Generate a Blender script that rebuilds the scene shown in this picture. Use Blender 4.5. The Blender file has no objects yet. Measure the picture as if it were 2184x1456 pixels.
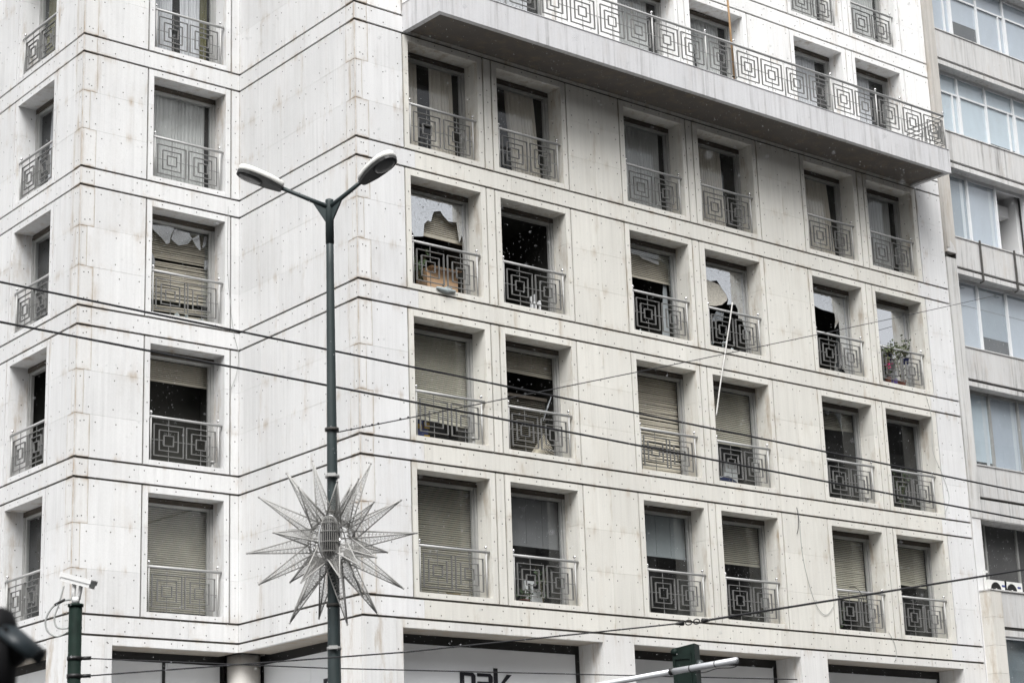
import bpy, bmesh, math, random
from mathutils import Matrix, Vector, noise
random.seed(7)
R = math.radians
scene = bpy.context.scene
COL = scene.collection

# ------------------------------------------------------------------ camera
CAM = Vector((-23.3343, -32.2803, -18.8981))
YAW, PITCH, ROLL = 0.7048, 0.2740, -0.0358
cy, sy, cp, sp = math.cos(YAW), math.sin(YAW), math.cos(PITCH), math.sin(PITCH)
fw = Vector((sy*cp, cy*cp, sp)); rt = Vector((cy, -sy, 0)); up = rt.cross(fw)
cr, sr = math.cos(ROLL), math.sin(ROLL)
ri = rt*cr + up*sr; ui = rt*(-sr) + up*cr
cam = bpy.data.objects.new('camera', bpy.data.cameras.new('camera'))
cam.matrix_world = Matrix(((ri.x, ui.x, -fw.x, CAM.x), (ri.y, ui.y, -fw.y, CAM.y), (ri.z, ui.z, -fw.z, CAM.z), (0, 0, 0, 1)))
cam.data.sensor_width = 36; cam.data.lens = 4295.45/2184*36
cam.data.clip_start = 0.1; cam.data.clip_end = 2000
cam.data.dof.use_dof = True; cam.data.dof.focus_distance = 40; cam.data.dof.aperture_fstop = 4.0
COL.objects.link(cam); scene.camera = cam

# ------------------------------------------------------------------ sky, sun, exposure
SUN_EL, SUN_AZ = R(53), R(219)          # high, diffuse, from behind the camera
world = bpy.data.worlds.new('World'); scene.world = world; world.use_nodes = True
wn, wl = world.node_tree.nodes, world.node_tree.links
wn.clear()
sk = wn.new('ShaderNodeTexSky'); sk.sky_type = 'NISHITA'; sk.sun_disc = False
sk.sun_elevation = SUN_EL; sk.sun_rotation = SUN_AZ; sk.air_density = 1.0; sk.dust_density = 4.0; sk.ozone_density = 1.0
hs = wn.new('ShaderNodeHueSaturation'); hs.inputs['Saturation'].default_value = 0.10
bg = wn.new('ShaderNodeBackground'); bg.inputs['Strength'].default_value = 0.09
wo = wn.new('ShaderNodeOutputWorld')
wl.new(sk.outputs[0], hs.inputs['Color']); wl.new(hs.outputs[0], bg.inputs['Color']); wl.new(bg.outputs[0], wo.inputs[0])
sl = bpy.data.lights.new('sun', 'SUN'); sl.energy = 1.45; sl.angle = R(34); sl.color = (1.0, 0.995, 0.985)
so = bpy.data.objects.new('sun', sl); COL.objects.link(so)
sd = Vector((math.sin(SUN_AZ)*math.cos(SUN_EL), math.cos(SUN_AZ)*math.cos(SUN_EL), math.sin(SUN_EL)))
so.rotation_euler = sd.to_track_quat('Z', 'Y').to_euler()
scene.view_settings.view_transform = 'Standard'; scene.view_settings.look = 'None'
scene.view_settings.exposure = 1.32; scene.view_settings.gamma = 1.0; scene.view_settings.use_curve_mapping = False

# ------------------------------------------------------------------ materials
def mat(name):
    m = bpy.data.materials.new(name); m.use_nodes = True
    nt = m.node_tree; nt.nodes.clear()
    out = nt.nodes.new('ShaderNodeOutputMaterial')
    return m, nt.nodes, nt.links, out
def rgb(c): return (c[0], c[1], c[2], 1)
def plain(name, c, rough=0.6, metal=0.0, var=0.12, scale=3.0, bump=0.0, spec=0.4):
    m, n, l, out = mat(name)
    b = n.new('ShaderNodeBsdfPrincipled'); b.inputs['Roughness'].default_value = rough; b.inputs['Metallic'].default_value = metal
    b.inputs['Specular IOR Level'].default_value = spec
    g = n.new('ShaderNodeNewGeometry'); no = n.new('ShaderNodeTexNoise'); no.inputs['Scale'].default_value = scale; no.inputs['Detail'].default_value = 6
    l.new(g.outputs['Position'], no.inputs['Vector'])
    mx = n.new('ShaderNodeMix'); mx.data_type = 'RGBA'
    mx.inputs['A'].default_value = rgb([v*(1-var) for v in c]); mx.inputs['B'].default_value = rgb([v*(1+var) for v in c])
    l.new(no.outputs[0], mx.inputs['Factor']); l.new(mx.outputs['Result'], b.inputs['Base Color'])
    if bump:
        bp = n.new('ShaderNodeBump'); bp.inputs['Strength'].default_value = bump; bp.inputs['Distance'].default_value = 0.01
        l.new(no.outputs[0], bp.inputs['Height']); l.new(bp.outputs[0], b.inputs['Normal'])
    l.new(b.outputs[0], out.inputs[0])
    return m
def mathn(n, l, op, a, b=None, clamp=False):
    k = n.new('ShaderNodeMath'); k.operation = op; k.use_clamp = clamp
    for i, v in enumerate((a, b)):
        if v is None: continue
        if isinstance(v, (int, float)): k.inputs[i].default_value = v
        else: l.new(v, k.inputs[i])
    return k.outputs[0]
def noisen(n, l, vec, scale, sc3=None, detail=5, rough=0.55):
    if sc3:
        mp = n.new('ShaderNodeMapping'); mp.inputs['Scale'].default_value = sc3; l.new(vec, mp.inputs['Vector']); vec = mp.outputs[0]
    k = n.new('ShaderNodeTexNoise'); k.inputs['Scale'].default_value = scale; k.inputs['Detail'].default_value = detail; k.inputs['Roughness'].default_value = rough
    l.new(vec, k.inputs['Vector']); return k.outputs[0]
def ramp(n, l, f, a, b):
    k = n.new('ShaderNodeMapRange'); k.inputs['From Min'].default_value = a; k.inputs['From Max'].default_value = b; k.clamp = True
    l.new(f, k.inputs['Value']); return k.outputs[0]
def mixc(n, l, f, a, b):
    k = n.new('ShaderNodeMix'); k.data_type = 'RGBA'
    for s, v in (('Factor', f), ('A', a), ('B', b)):
        if isinstance(v, (int, float)): k.inputs[s].default_value = v
        elif isinstance(v, (tuple, list)): k.inputs[s].default_value = rgb(v)
        else: l.new(v, k.inputs[s])
    return k.outputs['Result']
def mulc(n, l, c, f):
    k = n.new('ShaderNodeVectorMath'); k.operation = 'SCALE'; l.new(c, k.inputs[0]); l.new(f, k.inputs['Scale']); return k.outputs[0]

def stone_material(name, base, streak=0.11, stain=0.78, edge=True, drip=0.0, quoin=False, stain_col=(0.30, 0.215, 0.125), rough=0.75):
    """Cut stone: each slab its own tone, fine vertical saw marks, rusty water marks along its joints."""
    m, n, l, out = mat(name)
    g = n.new('ShaderNodeNewGeometry'); P = g.outputs['Position']
    oi = n.new('ShaderNodeObjectInfo')
    b = n.new('ShaderNodeBsdfPrincipled'); b.inputs['Roughness'].default_value = rough; b.inputs['Specular IOR Level'].default_value = 0.25
    rnd = ramp(n, l, oi.outputs['Random'], 0, 1)
    tone = mathn(n, l, 'ADD', mathn(n, l, 'MULTIPLY', rnd, 0.09), 0.955)
    cl = noisen(n, l, P, 0.55, detail=8)
    tone = mathn(n, l, 'MULTIPLY', tone, mathn(n, l, 'ADD', mathn(n, l, 'MULTIPLY', cl, 0.24), 0.88))
    sx = noisen(n, l, P, 1.0, (13, 13, 0.35), detail=4)
    tone = mathn(n, l, 'MULTIPLY', tone, mathn(n, l, 'ADD', mathn(n, l, 'MULTIPLY', sx, streak*2), 1-streak))
    sp_ = noisen(n, l, P, 38, detail=3)
    tone = mathn(n, l, 'MULTIPLY', tone, mathn(n, l, 'ADD', mathn(n, l, 'MULTIPLY', sp_, 0.16), 0.92))
    col = mixc(n, l, 1.0, base, base)
    vm = n.new('ShaderNodeVectorMath'); vm.operation = 'MULTIPLY'
    l.new(oi.outputs['Color'], vm.inputs[0]); vm.inputs[1].default_value = base
    col = mulc(n, l, vm.outputs[0], tone)
    # water marks
    s1 = ramp(n, l, noisen(n, l, P, 1.3, (1, 1, 0.6), detail=6, rough=0.65), 0.56, 0.74)
    s2 = ramp(n, l, noisen(n, l, P, 3.2, (1, 1, 0.22), detail=6, rough=0.7), 0.52, 0.75)
    if edge:
        tc = n.new('ShaderNodeTexCoord'); sep = n.new('ShaderNodeSeparateXYZ'); l.new(tc.outputs['Generated'], sep.inputs[0])
        def emask(sock, w):
            d = mathn(n, l, 'ABSOLUTE', mathn(n, l, 'SUBTRACT', sock, 0.5))
            return ramp(n, l, d, 0.5-w, 0.5)
        em = mathn(n, l, 'MAXIMUM', emask(sep.outputs[2], 0.16), emask(sep.outputs[0], 0.10 if not quoin else 0.26))
        if quoin:
            qn = ramp(n, l, noisen(n, l, P, 5.0, (1, 1, 0.5), detail=6, rough=0.7), 0.36, 0.62)
            s2 = mathn(n, l, 'MAXIMUM', s2, mathn(n, l, 'MULTIPLY', qn, mathn(n, l, 'POWER', em, 3.2)))
            em = mathn(n, l, 'MAXIMUM', em, 0.15)
        s2 = mathn(n, l, 'MULTIPLY', s2, mathn(n, l, 'ADD', mathn(n, l, 'MULTIPLY', em, 0.9), 0.12))
        s1 = mathn(n, l, 'MULTIPLY', s1, mathn(n, l, 'ADD', mathn(n, l, 'MULTIPLY', em, 0.6), 0.2))
    st = mathn(n, l, 'MULTIPLY', mathn(n, l, 'ADD', mathn(n, l, 'MULTIPLY', s1, 0.6), s2, True), stain)
    col = mixc(n, l, st, col, stain_col)
    if drip:
        d1 = ramp(n, l, noisen(n, l, P, 1.0, (9, 9, 0.28), detail=7, rough=0.75), 0.50, 0.70)
        d2 = ramp(n, l, noisen(n, l, P, 0.9, detail=3), 0.36, 0.60)
        col = mixc(n, l, mathn(n, l, 'MULTIPLY', mathn(n, l, 'MULTIPLY', d1, d2), drip), col, (0.09, 0.086, 0.08))
    l.new(col, b.inputs['Base Color'])
    bp = n.new('ShaderNodeBump'); bp.inputs['Strength'].default_value = 0.25; bp.inputs['Distance'].default_value = 0.004
    l.new(sp_, bp.inputs['Height']); l.new(bp.outputs[0], b.inputs['Normal'])
    l.new(b.outputs[0], out.inputs[0])
    return m

STONE = stone_material('limestone', (0.62, 0.62, 0.62), drip=0.16)
STONEQ = stone_material('limestone corner stone', (0.61, 0.607, 0.60), stain=0.75, quoin=True)
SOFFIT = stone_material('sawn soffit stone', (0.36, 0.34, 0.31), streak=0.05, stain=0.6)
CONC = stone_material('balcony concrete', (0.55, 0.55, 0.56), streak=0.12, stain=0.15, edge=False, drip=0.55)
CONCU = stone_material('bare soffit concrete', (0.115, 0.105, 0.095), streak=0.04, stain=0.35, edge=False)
PLAST = stone_material('stained plaster', (0.53, 0.527, 0.52), streak=0.18, stain=0.32, edge=False, drip=0.95)
PILA = stone_material('concrete pilaster', (0.46, 0.44, 0.41), streak=0.2, stain=0.45, edge=False, drip=0.35)
JOINT = plain('joint filler', (0.085, 0.078, 0.070), 0.9, var=0.5, scale=9)
GROUT = plain('rusty mortar', (0.33, 0.265, 0.19), 0.9, var=0.5, scale=4)
PIN = plain('anchor pin', (0.07, 0.065, 0.06), 0.7, var=0.5)
ALU = plain('weathered aluminium', (0.40, 0.40, 0.39), 0.45, 0.35, var=0.2)
WOODBOX = plain('shutter box wood', (0.075, 0.064, 0.052), 0.8, var=0.4, scale=6)
RAILM = plain('grey painted bar', (0.20, 0.20, 0.195), 0.55, 0.3, var=0.2)
HANDM = plain('brushed handrail', (0.40, 0.40, 0.395), 0.5, 0.2, var=0.15)
POSTM = plain('steel post', (0.42, 0.42, 0.41), 0.6, 0.1, var=0.1)
CHROME = plain('polished steel', (0.72, 0.72, 0.72), 0.15, 0.95, var=0.05)
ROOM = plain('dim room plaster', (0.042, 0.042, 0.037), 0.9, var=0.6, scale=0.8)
ROOMP = plain('pale room plaster', (0.62, 0.62, 0.62), 0.9, var=0.1, scale=0.8)
SLAT = plain('beige shutter slat', (0.52, 0.485, 0.40), 0.6, var=0.25, scale=2.2)
SLATD = plain('dusty shutter slat', (0.36, 0.335, 0.275), 0.65, var=0.3, scale=2.2)
BLINDG = plain('grey fabric blind', (0.20, 0.20, 0.205), 0.85, var=0.2, scale=2)
BLINDB = plain('blue grey fabric blind', (0.30, 0.325, 0.335), 0.85, var=0.15, scale=2)
CBEIGE = plain('beige curtain cloth', (0.72, 0.66, 0.58), 0.9, var=0.12, scale=2)
CSHEER = plain('grey sheer cloth', (0.50, 0.495, 0.485), 0.9, var=0.15, scale=2)
CLILAC = plain('lilac grey cloth', (0.58, 0.575, 0.595), 0.9, var=0.12, scale=2)
COLIVE = plain('olive cloth', (0.12, 0.11, 0.045), 0.9, var=0.2, scale=2)
CRUST = plain('rust coloured cloth', (0.42, 0.29, 0.20), 0.9, var=0.2, scale=2)
BLACKF = plain('black shop frame', (0.012, 0.012, 0.012), 0.5, var=0.3)
BOARD = plain('white hoarding board', (0.77, 0.785, 0.80), 0.45, var=0.03, scale=1)
INK = plain('black lettering', (0.015, 0.015, 0.02), 0.4, var=0.2)
POLEG = plain('dark green lamp post paint', (0.030, 0.042, 0.043), 0.5, var=0.35, scale=5)
POLEG2 = plain('green pole paint', (0.008, 0.016, 0.0125), 0.55, var=0.7, scale=9, bump=0.2, spec=0.12)
LAMPW = plain('white lamp shell', (0.74, 0.735, 0.70), 0.65, var=0.04)
LAMPG = plain('dark lamp underside', (0.04, 0.04, 0.039), 0.5, var=0.25, scale=6)
LENS = plain('dusty lamp lens', (0.085, 0.085, 0.083), 0.25, var=0.15, scale=5, spec=0.6)
WIREB = plain('black cable sheath', (0.02, 0.02, 0.022), 0.6, var=0.2)
STARM = plain('galvanised rod', (0.38, 0.375, 0.36), 0.7, 0.1, var=0.25, scale=12)
STARN = plain('fairy light wire', (0.30, 0.295, 0.28), 0.6, 0.1, var=0.3, scale=12)
SILVER = plain('silver tube paint', (0.60, 0.61, 0.63), 0.35, 0.35, var=0.08)
CCTVW = plain('camera housing white', (0.66, 0.66, 0.65), 0.35, var=0.06)
CABLEG = plain('grey flexible conduit', (0.36, 0.37, 0.36), 0.6, var=0.15)
TLG = plain('signal head green', (0.010, 0.018, 0.015), 0.5, var=0.5, scale=8, spec=0.12)
TLD = plain('signal lens hood', (0.06, 0.07, 0.072), 0.25, var=0.2, scale=8)
NEARB = plain('matt black signal body', (0.012, 0.012, 0.013), 0.6, var=0.2, spec=0.12)
NEARH = plain('signal hood sheet', (0.03, 0.04, 0.046), 0.4, 0.0, var=0.2)
RUST = plain('rusty pole', (0.34, 0.22, 0.12), 0.85, var=0.45, scale=9)
RODW = plain('bent pale rod', (0.52, 0.51, 0.49), 0.5, var=0.06)
CARD = plain('cardboard', (0.50, 0.33, 0.20), 0.85, var=0.12, scale=4)
RUBBLE = plain('grey rubble', (0.27, 0.275, 0.27), 0.9, var=0.4, scale=14)
ICE = plain('crumbled safety glass', (0.34, 0.38, 0.385), 0.35, var=0.25, scale=22)
LEAF = plain('pot plant leaf', (0.085, 0.105, 0.05), 0.6, var=0.5, scale=8)
LEAFD = plain('dark indoor leaf', (0.05, 0.085, 0.035), 0.6, var=0.5, scale=8)
STEM = plain('plant stem', (0.12, 0.10, 0.06), 0.8, var=0.2)
SOIL = plain('potting soil', (0.04, 0.03, 0.022), 0.95, var=0.4, scale=30)
PINKP = plain('pink blossom', (0.85, 0.06, 0.28), 0.6, var=0.15)
TERRA = plain('terracotta plastic', (0.19, 0.075, 0.055), 0.5, var=0.12)
BLUEP = plain('blue plastic', (0.05, 0.065, 0.20), 0.4, var=0.1)
PURPP = plain('purple plastic', (0.14, 0.09, 0.36), 0.4, var=0.1)
TEALP = plain('dark teal plastic', (0.05, 0.09, 0.09), 0.4, var=0.1)
YELLP = plain('yellow plastic', (0.55, 0.34, 0.05), 0.5, var=0.1)
NAVY = plain('navy cloth', (0.02, 0.028, 0.075), 0.9, var=0.2)
PAPER = plain('white paper', (0.70, 0.70, 0.71), 0.8, var=0.08, scale=6)
PVC = plain('white window frame', (0.66, 0.67, 0.68), 0.4, var=0.06)
PVCD = plain('shaded steel frame', (0.30, 0.30, 0.29), 0.5, 0.2, var=0.2)
NBLIND = plain('pale blue blind', (0.60, 0.645, 0.675), 0.8, var=0.05, scale=1.5)
NBLINDP = plain('pale grey blind', (0.52, 0.54, 0.58), 0.8, var=0.05, scale=1.5)
NBLINDD = plain('dim blue grey blind', (0.36, 0.39, 0.42), 0.8, var=0.1, scale=1.5)
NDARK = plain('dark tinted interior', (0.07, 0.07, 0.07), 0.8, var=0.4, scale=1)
STREET = plain('dark street render', (0.24, 0.235, 0.23), 0.9, var=0.2, scale=0.6)  # for the added street block; tone set for its bounce under the balcony
TARMO = plain('asphalt', (0.05, 0.05, 0.052), 0.9, var=0.25, scale=4, bump=0.3)
PAVE = plain('pavement flags', (0.42, 0.415, 0.41), 0.85, var=0.15, scale=2, bump=0.2)
PAINTW = plain('road paint', (0.75, 0.75, 0.74), 0.7, var=0.08)
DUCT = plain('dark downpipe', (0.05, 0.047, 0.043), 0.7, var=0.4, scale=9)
ACW = plain('ac casing', (0.68, 0.68, 0.66), 0.45, var=0.06)

def glass_material(name, tint=(0.9, 0.92, 0.92), refl=None, crack=0.0, rcol=(0.95, 0.97, 1.0), rough=0.0, dirt=0.018):
    m, n, l, out = mat(name)
    tr = n.new('ShaderNodeBsdfTransparent'); tr.inputs[0].default_value = rgb(tint)
    gl = n.new('ShaderNodeBsdfGlossy'); gl.inputs['Roughness'].default_value = rough; gl.inputs[0].default_value = rgb(rcol)
    mx = n.new('ShaderNodeMixShader')
    if refl is None:
        gg = n.new('ShaderNodeNewGeometry'); vd = n.new('ShaderNodeVectorMath'); vd.operation = 'DOT_PRODUCT'
        l.new(gg.outputs['Incoming'], vd.inputs[0]); l.new(gg.outputs['Normal'], vd.inputs[1])
        k = mathn(n, l, 'POWER', mathn(n, l, 'SUBTRACT', 1.0, mathn(n, l, 'ABSOLUTE', vd.outputs['Value'])), 5.0)
        l.new(mathn(n, l, 'ADD', mathn(n, l, 'MULTIPLY', k, 0.94), 0.06), mx.inputs[0])
    else: mx.inputs[0].default_value = refl
    l.new(tr.outputs[0], mx.inputs[1]); l.new(gl.outputs[0], mx.inputs[2])
    df = n.new('ShaderNodeBsdfDiffuse'); df.inputs[0].default_value = rgb((0.55, 0.55, 0.53))
    m2 = n.new('ShaderNodeMixShader')
    g = n.new('ShaderNodeNewGeometry')
    f = mathn(n, l, 'MULTIPLY', ramp(n, l, noisen(n, l, g.outputs['Position'], 1.6, (1, 1, 0.5)), 0.35, 0.8), dirt*2)
    if crack:
        vo = n.new('ShaderNodeTexVoronoi'); vo.feature = 'DISTANCE_TO_EDGE'; vo.inputs['Scale'].default_value = 15
        nz = n.new('ShaderNodeTexNoise'); nz.inputs['Scale'].default_value = 4; l.new(g.outputs['Position'], nz.inputs['Vector'])
        va = n.new('ShaderNodeVectorMath'); va.operation = 'MULTIPLY_ADD'; va.inputs[1].default_value = (0.35, 0.35, 0.35)
        l.new(nz.outputs['Color'], va.inputs[0]); l.new(g.outputs['Position'], va.inputs[2]); l.new(va.outputs[0], vo.inputs['Vector'])
        f = mathn(n, l, 'MAXIMUM', f, mathn(n, l, 'MULTIPLY', mathn(n, l, 'LESS_THAN', vo.outputs['Distance'], 0.035), crack))
        df.inputs[0].default_value = rgb((0.42, 0.44, 0.45))
        bp = n.new('ShaderNodeBump'); bp.inputs['Strength'].default_value = 0.12; bp.inputs['Distance'].default_value = 0.02
        l.new(nz.outputs[0], bp.inputs['Height']); l.new(bp.outputs[0], gl.inputs['Normal'])
    l.new(f, m2.inputs[0]); l.new(mx.outputs[0], m2.inputs[1]); l.new(df.outputs[0], m2.inputs[2])
    l.new(m2.outputs[0], out.inputs[0])
    return m
GLASS = glass_material('window glass')
GLASSM = glass_material('mirror film glass', (0.25, 0.27, 0.27), refl=0.72)
GLASSC = glass_material('cracked mirror film glass', (0.25, 0.27, 0.27), refl=0.66, crack=0.7)
GLASSS = glass_material('loose film shard', (0.45, 0.47, 0.47), refl=0.30, crack=0.25, rough=0.12)
GLASSN = glass_material('neighbour glass', (0.86, 0.90, 0.92), refl=0.15, dirt=0.06)
def crazed_material():
    m, n, l, out = mat('crazed cream glass')
    b = n.new('ShaderNodeBsdfPrincipled'); b.inputs['Roughness'].default_value = 0.5
    g = n.new('ShaderNodeNewGeometry')
    vo = n.new('ShaderNodeTexVoronoi'); vo.inputs['Scale'].default_value = 30; l.new(g.outputs['Position'], vo.inputs['Vector'])
    l.new(mixc(n, l, vo.outputs['Distance'], (0.60, 0.57, 0.50), (0.33, 0.31, 0.27)), b.inputs['Base Color'])
    l.new(b.outputs[0], out.inputs[0]); return m
CREAM = crazed_material()

# ------------------------------------------------------------------ mesh helpers
class MB:
    def __init__(s): s.v = []; s.f = []
    def box(s, x0, x1, y0, y1, z0, z1):
        b = len(s.v)
        s.v += [(x0,y0,z0),(x1,y0,z0),(x1,y1,z0),(x0,y1,z0),(x0,y0,z1),(x1,y0,z1),(x1,y1,z1),(x0,y1,z1)]
        s.f += [tuple(b+i for i in q) for q in ((0,3,2,1),(4,5,6,7),(0,1,5,4),(1,2,6,5),(2,3,7,6),(3,0,4,7))]
        return s
    def obox(s, M, sx, sy_, sz):
        b = len(s.v)
        for z in (-sz, sz):
            for x, y in ((-sx,-sy_),(sx,-sy_),(sx,sy_),(-sx,sy_)): s.v.append(tuple(M @ Vector((x,y,z))))
        s.f += [tuple(b+i for i in q) for q in ((0,3,2,1),(4,5,6,7),(0,1,5,4),(1,2,6,5),(2,3,7,6),(3,0,4,7))]
        return s
    def poly(s, pts):
        b = len(s.v); s.v += [tuple(p) for p in pts]; s.f.append(tuple(range(b, b+len(pts)))); return s
    def prism_y(s, pts, y0, y1):
        """polygon of (x, z) given thickness from y0 (front) to y1"""
        b = len(s.v); n = len(pts)
        s.v += [(x, y0, z) for x, z in pts] + [(x, y1, z) for x, z in pts]
        s.f.append(tuple(range(b, b+n))); s.f.append(tuple(range(b+2*n-1, b+n-1, -1)))
        for i in range(n):
            j = (i+1) % n; s.f.append((b+j, b+i, b+n+i, b+n+j))
        return s
    def tube(s, pts, r, n=6, caps=True):
        pts = [Vector(p) for p in pts]; b = len(s.v); m = len(pts)
        for i, p in enumerate(pts):
            t = (pts[min(i+1, m-1)] - pts[max(i-1, 0)])
            if t.length < 1e-9: t = Vector((0, 0, 1))
            t.normalize()
            a = t.cross(Vector((0.123, 0.37, 1.0))); 
            if a.length < 1e-4: a = t.cross(Vector((1, 0, 0)))
            a.normalize(); c = t.cross(a)
            rr = r[i] if isinstance(r, (list, tuple)) else r
            for k in range(n):
                w = 2*math.pi*k/n
                s.v.append(tuple(p + a*(rr*math.cos(w)) + c*(rr*math.sin(w))))
        for i in range(m-1):
            for k in range(n):
                k2 = (k+1) % n
                s.f.append((b+i*n+k, b+i*n+k2, b+(i+1)*n+k2, b+(i+1)*n+k))
        if caps:
            s.f.append(tuple(b+k for k in reversed(range(n)))); s.f.append(tuple(b+(m-1)*n+k for k in range(n)))
        return s
    def lathe(s, prof, n=16, c=(0, 0, 0)):
        b = len(s.v); m = len(prof)
        for r, z in prof:
            for k in range(n):
                w = 2*math.pi*k/n; s.v.append((c[0]+r*math.cos(w), c[1]+r*math.sin(w), c[2]+z))
        for i in range(m-1):
            for k in range(n):
                k2 = (k+1) % n; s.f.append((b+i*n+k, b+i*n+k2, b+(i+1)*n+k2, b+(i+1)*n+k))
        s.f.append(tuple(b+k for k in reversed(range(n)))); s.f.append(tuple(b+(m-1)*n+k for k in range(n)))
        return s
    def ball(s, c, r, n=10):
        k = n//2
        return s.lathe([(max(r*math.sin(math.pi*i/k), 1e-4), -r*math.cos(math.pi*i/k)) for i in range(k+1)], n, c)
    def mesh(s, name, m=None, smooth=False):
        me = bpy.data.meshes.new(name); me.from_pydata(s.v, [], s.f)
        if m: me.materials.append(m)
        if smooth:
            for p in me.polygons: p.use_smooth = True
        me.update(); return me

WM = {}                                       # world matrix of every object made here
def link(name, mesh, M=None, parent=None, color=None):
    o = bpy.data.objects.new(name, mesh); COL.objects.link(o)
    M = M.copy() if M is not None else Matrix.Identity(4)
    o.matrix_basis = M; WM[o] = M
    if parent is not None:
        o.parent = parent; o.matrix_parent_inverse = WM[parent].inverted()
    if color is not None: o.color = rgb(color)
    return o
def part(mb, name, m, parent, M=None, smooth=False, color=None, stuff=False, label=None):
    o = link(name, mb.mesh(name, m, smooth), M, parent, color)
    if stuff: o['kind'] = 'stuff'
    if label: o['label'] = label
    return o
def tag(o, label, cat, group=None):
    o['label'] = label; o['category'] = cat
    if group: o['group'] = group
    return o
def thing(name, label, cat, M=None, group=None):
    return tag(link(name, None, M), label, cat, group)
def structure(mb, name, m, M=None):
    o = link(name, mb.mesh(name, m), M); o['kind'] = 'structure'; return o
def T(x, y, z): return Matrix.Translation((x, y, z))
def frame_from(xa, za, o):
    """matrix whose local z points along za and x near xa"""
    z = Vector(za).normalized(); y = z.cross(Vector(xa)).normalized(); x = y.cross(z)
    return Matrix(((x.x,y.x,z.x,o[0]),(x.y,y.y,z.y,o[1]),(x.z,y.z,z.z,o[2]),(0,0,0,1)))

UNIT = {}
def unit(m):
    if m not in UNIT: UNIT[m] = MB().box(0,1,0,1,0,1).mesh('slab_block', m)
    return UNIT[m]

# ------------------------------------------------------------------ ground, far below the frame
GZ = -20.5
structure(MB().poly([(-400,-400,GZ-0.12),(400,-400,GZ-0.12),(400,400,GZ-0.12),(-400,400,GZ-0.12)]), 'ground', TARMO)
structure(MB().box(-8, 60, -4.5, 12, GZ-0.119, GZ).box(-30, -8, 0.5, 40, GZ-0.119, GZ), 'pavement', PAVE)
structure(MB().box(-8, 60, -4.66, -4.503, GZ-0.118, GZ+0.003), 'kerb', CONC)
mk = MB()
for i in range(9): mk.poly([(-20+i*6,-14,GZ-0.116),(-17+i*6,-14,GZ-0.116),(-17+i*6,-13.85,GZ-0.116),(-20+i*6,-13.85,GZ-0.116)])
structure(mk, 'road_marking', PAINTW)

# ------------------------------------------------------------------ main building
SK, D1, D2, W2 = 0.0342, 4.025, 4.8015, 19.77
BH, GR, VG = 0.417, 0.045, 0.040
ZT = [3.508, 0.0, -3.107, -6.252, -9.544, -12.80]        # tops of the string courses, index = row+1
class Fac:
    def __init__(s, name, o, t, L):
        s.name, s.L = name, L
        s.M = T(o[0], o[1], 0) @ Matrix.Rotation(math.atan2(t[1], t[0]), 4, 'Z')
    def at(s, x, y, z): return s.M @ T(x, y, z)
nrm = math.hypot(1, SK); tl = (-SK/nrm, -1/nrm)
IN = (SK*D2, D2); E1 = (SK*D2-D1, D2)
F2 = Fac('F2', (0, 0), (1, 0), W2)
F1 = Fac('F1', E1, (1, 0), D1)
L2 = Fac('L2', IN, tl, D2*nrm)
L1 = Fac('L1', (E1[0]-tl[0]*12, E1[1]-tl[1]*12), tl, 12.0)

B = thing('office_building', 'pale stone clad office block with broken windows and square patterned railings', 'building')

SUR2 = [(1.285,3.53),(3.775,6.02),(7.695,9.925),(10.16,12.43),(14.06,16.28),(16.53,18.72)]
OPN2 = [(1.43,3.37),(3.935,5.865),(7.855,9.79),(10.345,12.275),(14.205,16.11),(16.655,18.54)]
def zone(row):                                # clear height of a storey between its two string courses
    zb = ZT[row+1]; zt = (ZT[row]-BH) if row >= 0 else 6.45
    return (ZT[row+2]+0, ZT[row+1]-BH) if row >= 0 else (ZT[1+row], 6.45)
def zone(row):
    if row == -1: return ZT[0], 6.35
    if row == 0: return ZT[1], ZT[0]-BH
    return ZT[row+1], ZT[row]-BH
def opening(row):
    a, b = zone(row); return a+0.134, b-0.165

NSLAB = {'wall_slab': 0, 'band_slab': 0}
PINS = MB()
def pin(fac, s, z, y=0.0):
    r = 0.0155
    M = fac.at(s, y-0.002, z); b = len(PINS.v)
    for k in range(6):
        w = math.pi*k/3; PINS.v.append(tuple(M @ Vector((r*math.cos(w), 0, r*math.sin(w)))))
    PINS.f.append(tuple(b+k for k in range(6)))
def pinrow(fac, s0, s1, z, step=0.47, y=0.0, edge=0.13):
    w = s1-s0-2*edge
    if w < 0.05: ss = [(s0+s1)/2]
    else:
        k = max(1, round(w/step)); ss = [s0+edge+w*i/k for i in range(k+1)]
    for s in ss:
        if random.random() > 0.04: pin(fac, s+random.uniform(-.018,.018), z+random.uniform(-.018,.018), y)
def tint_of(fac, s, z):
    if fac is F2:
        if z > -0.2: return (1.22, 1.215, 1.20)  # strong exposure of the upper storey put into the slab colour
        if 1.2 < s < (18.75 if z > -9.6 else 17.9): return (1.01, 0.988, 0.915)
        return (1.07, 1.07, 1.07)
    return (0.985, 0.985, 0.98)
def slab(fac, s0, s1, z0, z1, name='wall_slab', gap=0.003, m=None, depth=0.045, pins=True, tint=None):
    NSLAB.setdefault(name, 0); NSLAB[name] += 1
    y = random.uniform(0, 0.0022)
    w, h = s1-s0-gap, z1-z0-gap
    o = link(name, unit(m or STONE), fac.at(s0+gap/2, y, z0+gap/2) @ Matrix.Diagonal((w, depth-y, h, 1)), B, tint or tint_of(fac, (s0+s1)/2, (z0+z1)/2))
    if pins:
        if h > 0.5:
            pinrow(fac, s0, s1, z1-0.15); pinrow(fac, s0, s1, z0+0.15)
        else:
            pinrow(fac, s0, s1, z0+h*0.72, 0.75); pinrow(fac, s0+0.3, s1-0.1, z0+h*0.25, 0.75)
    return o
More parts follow.
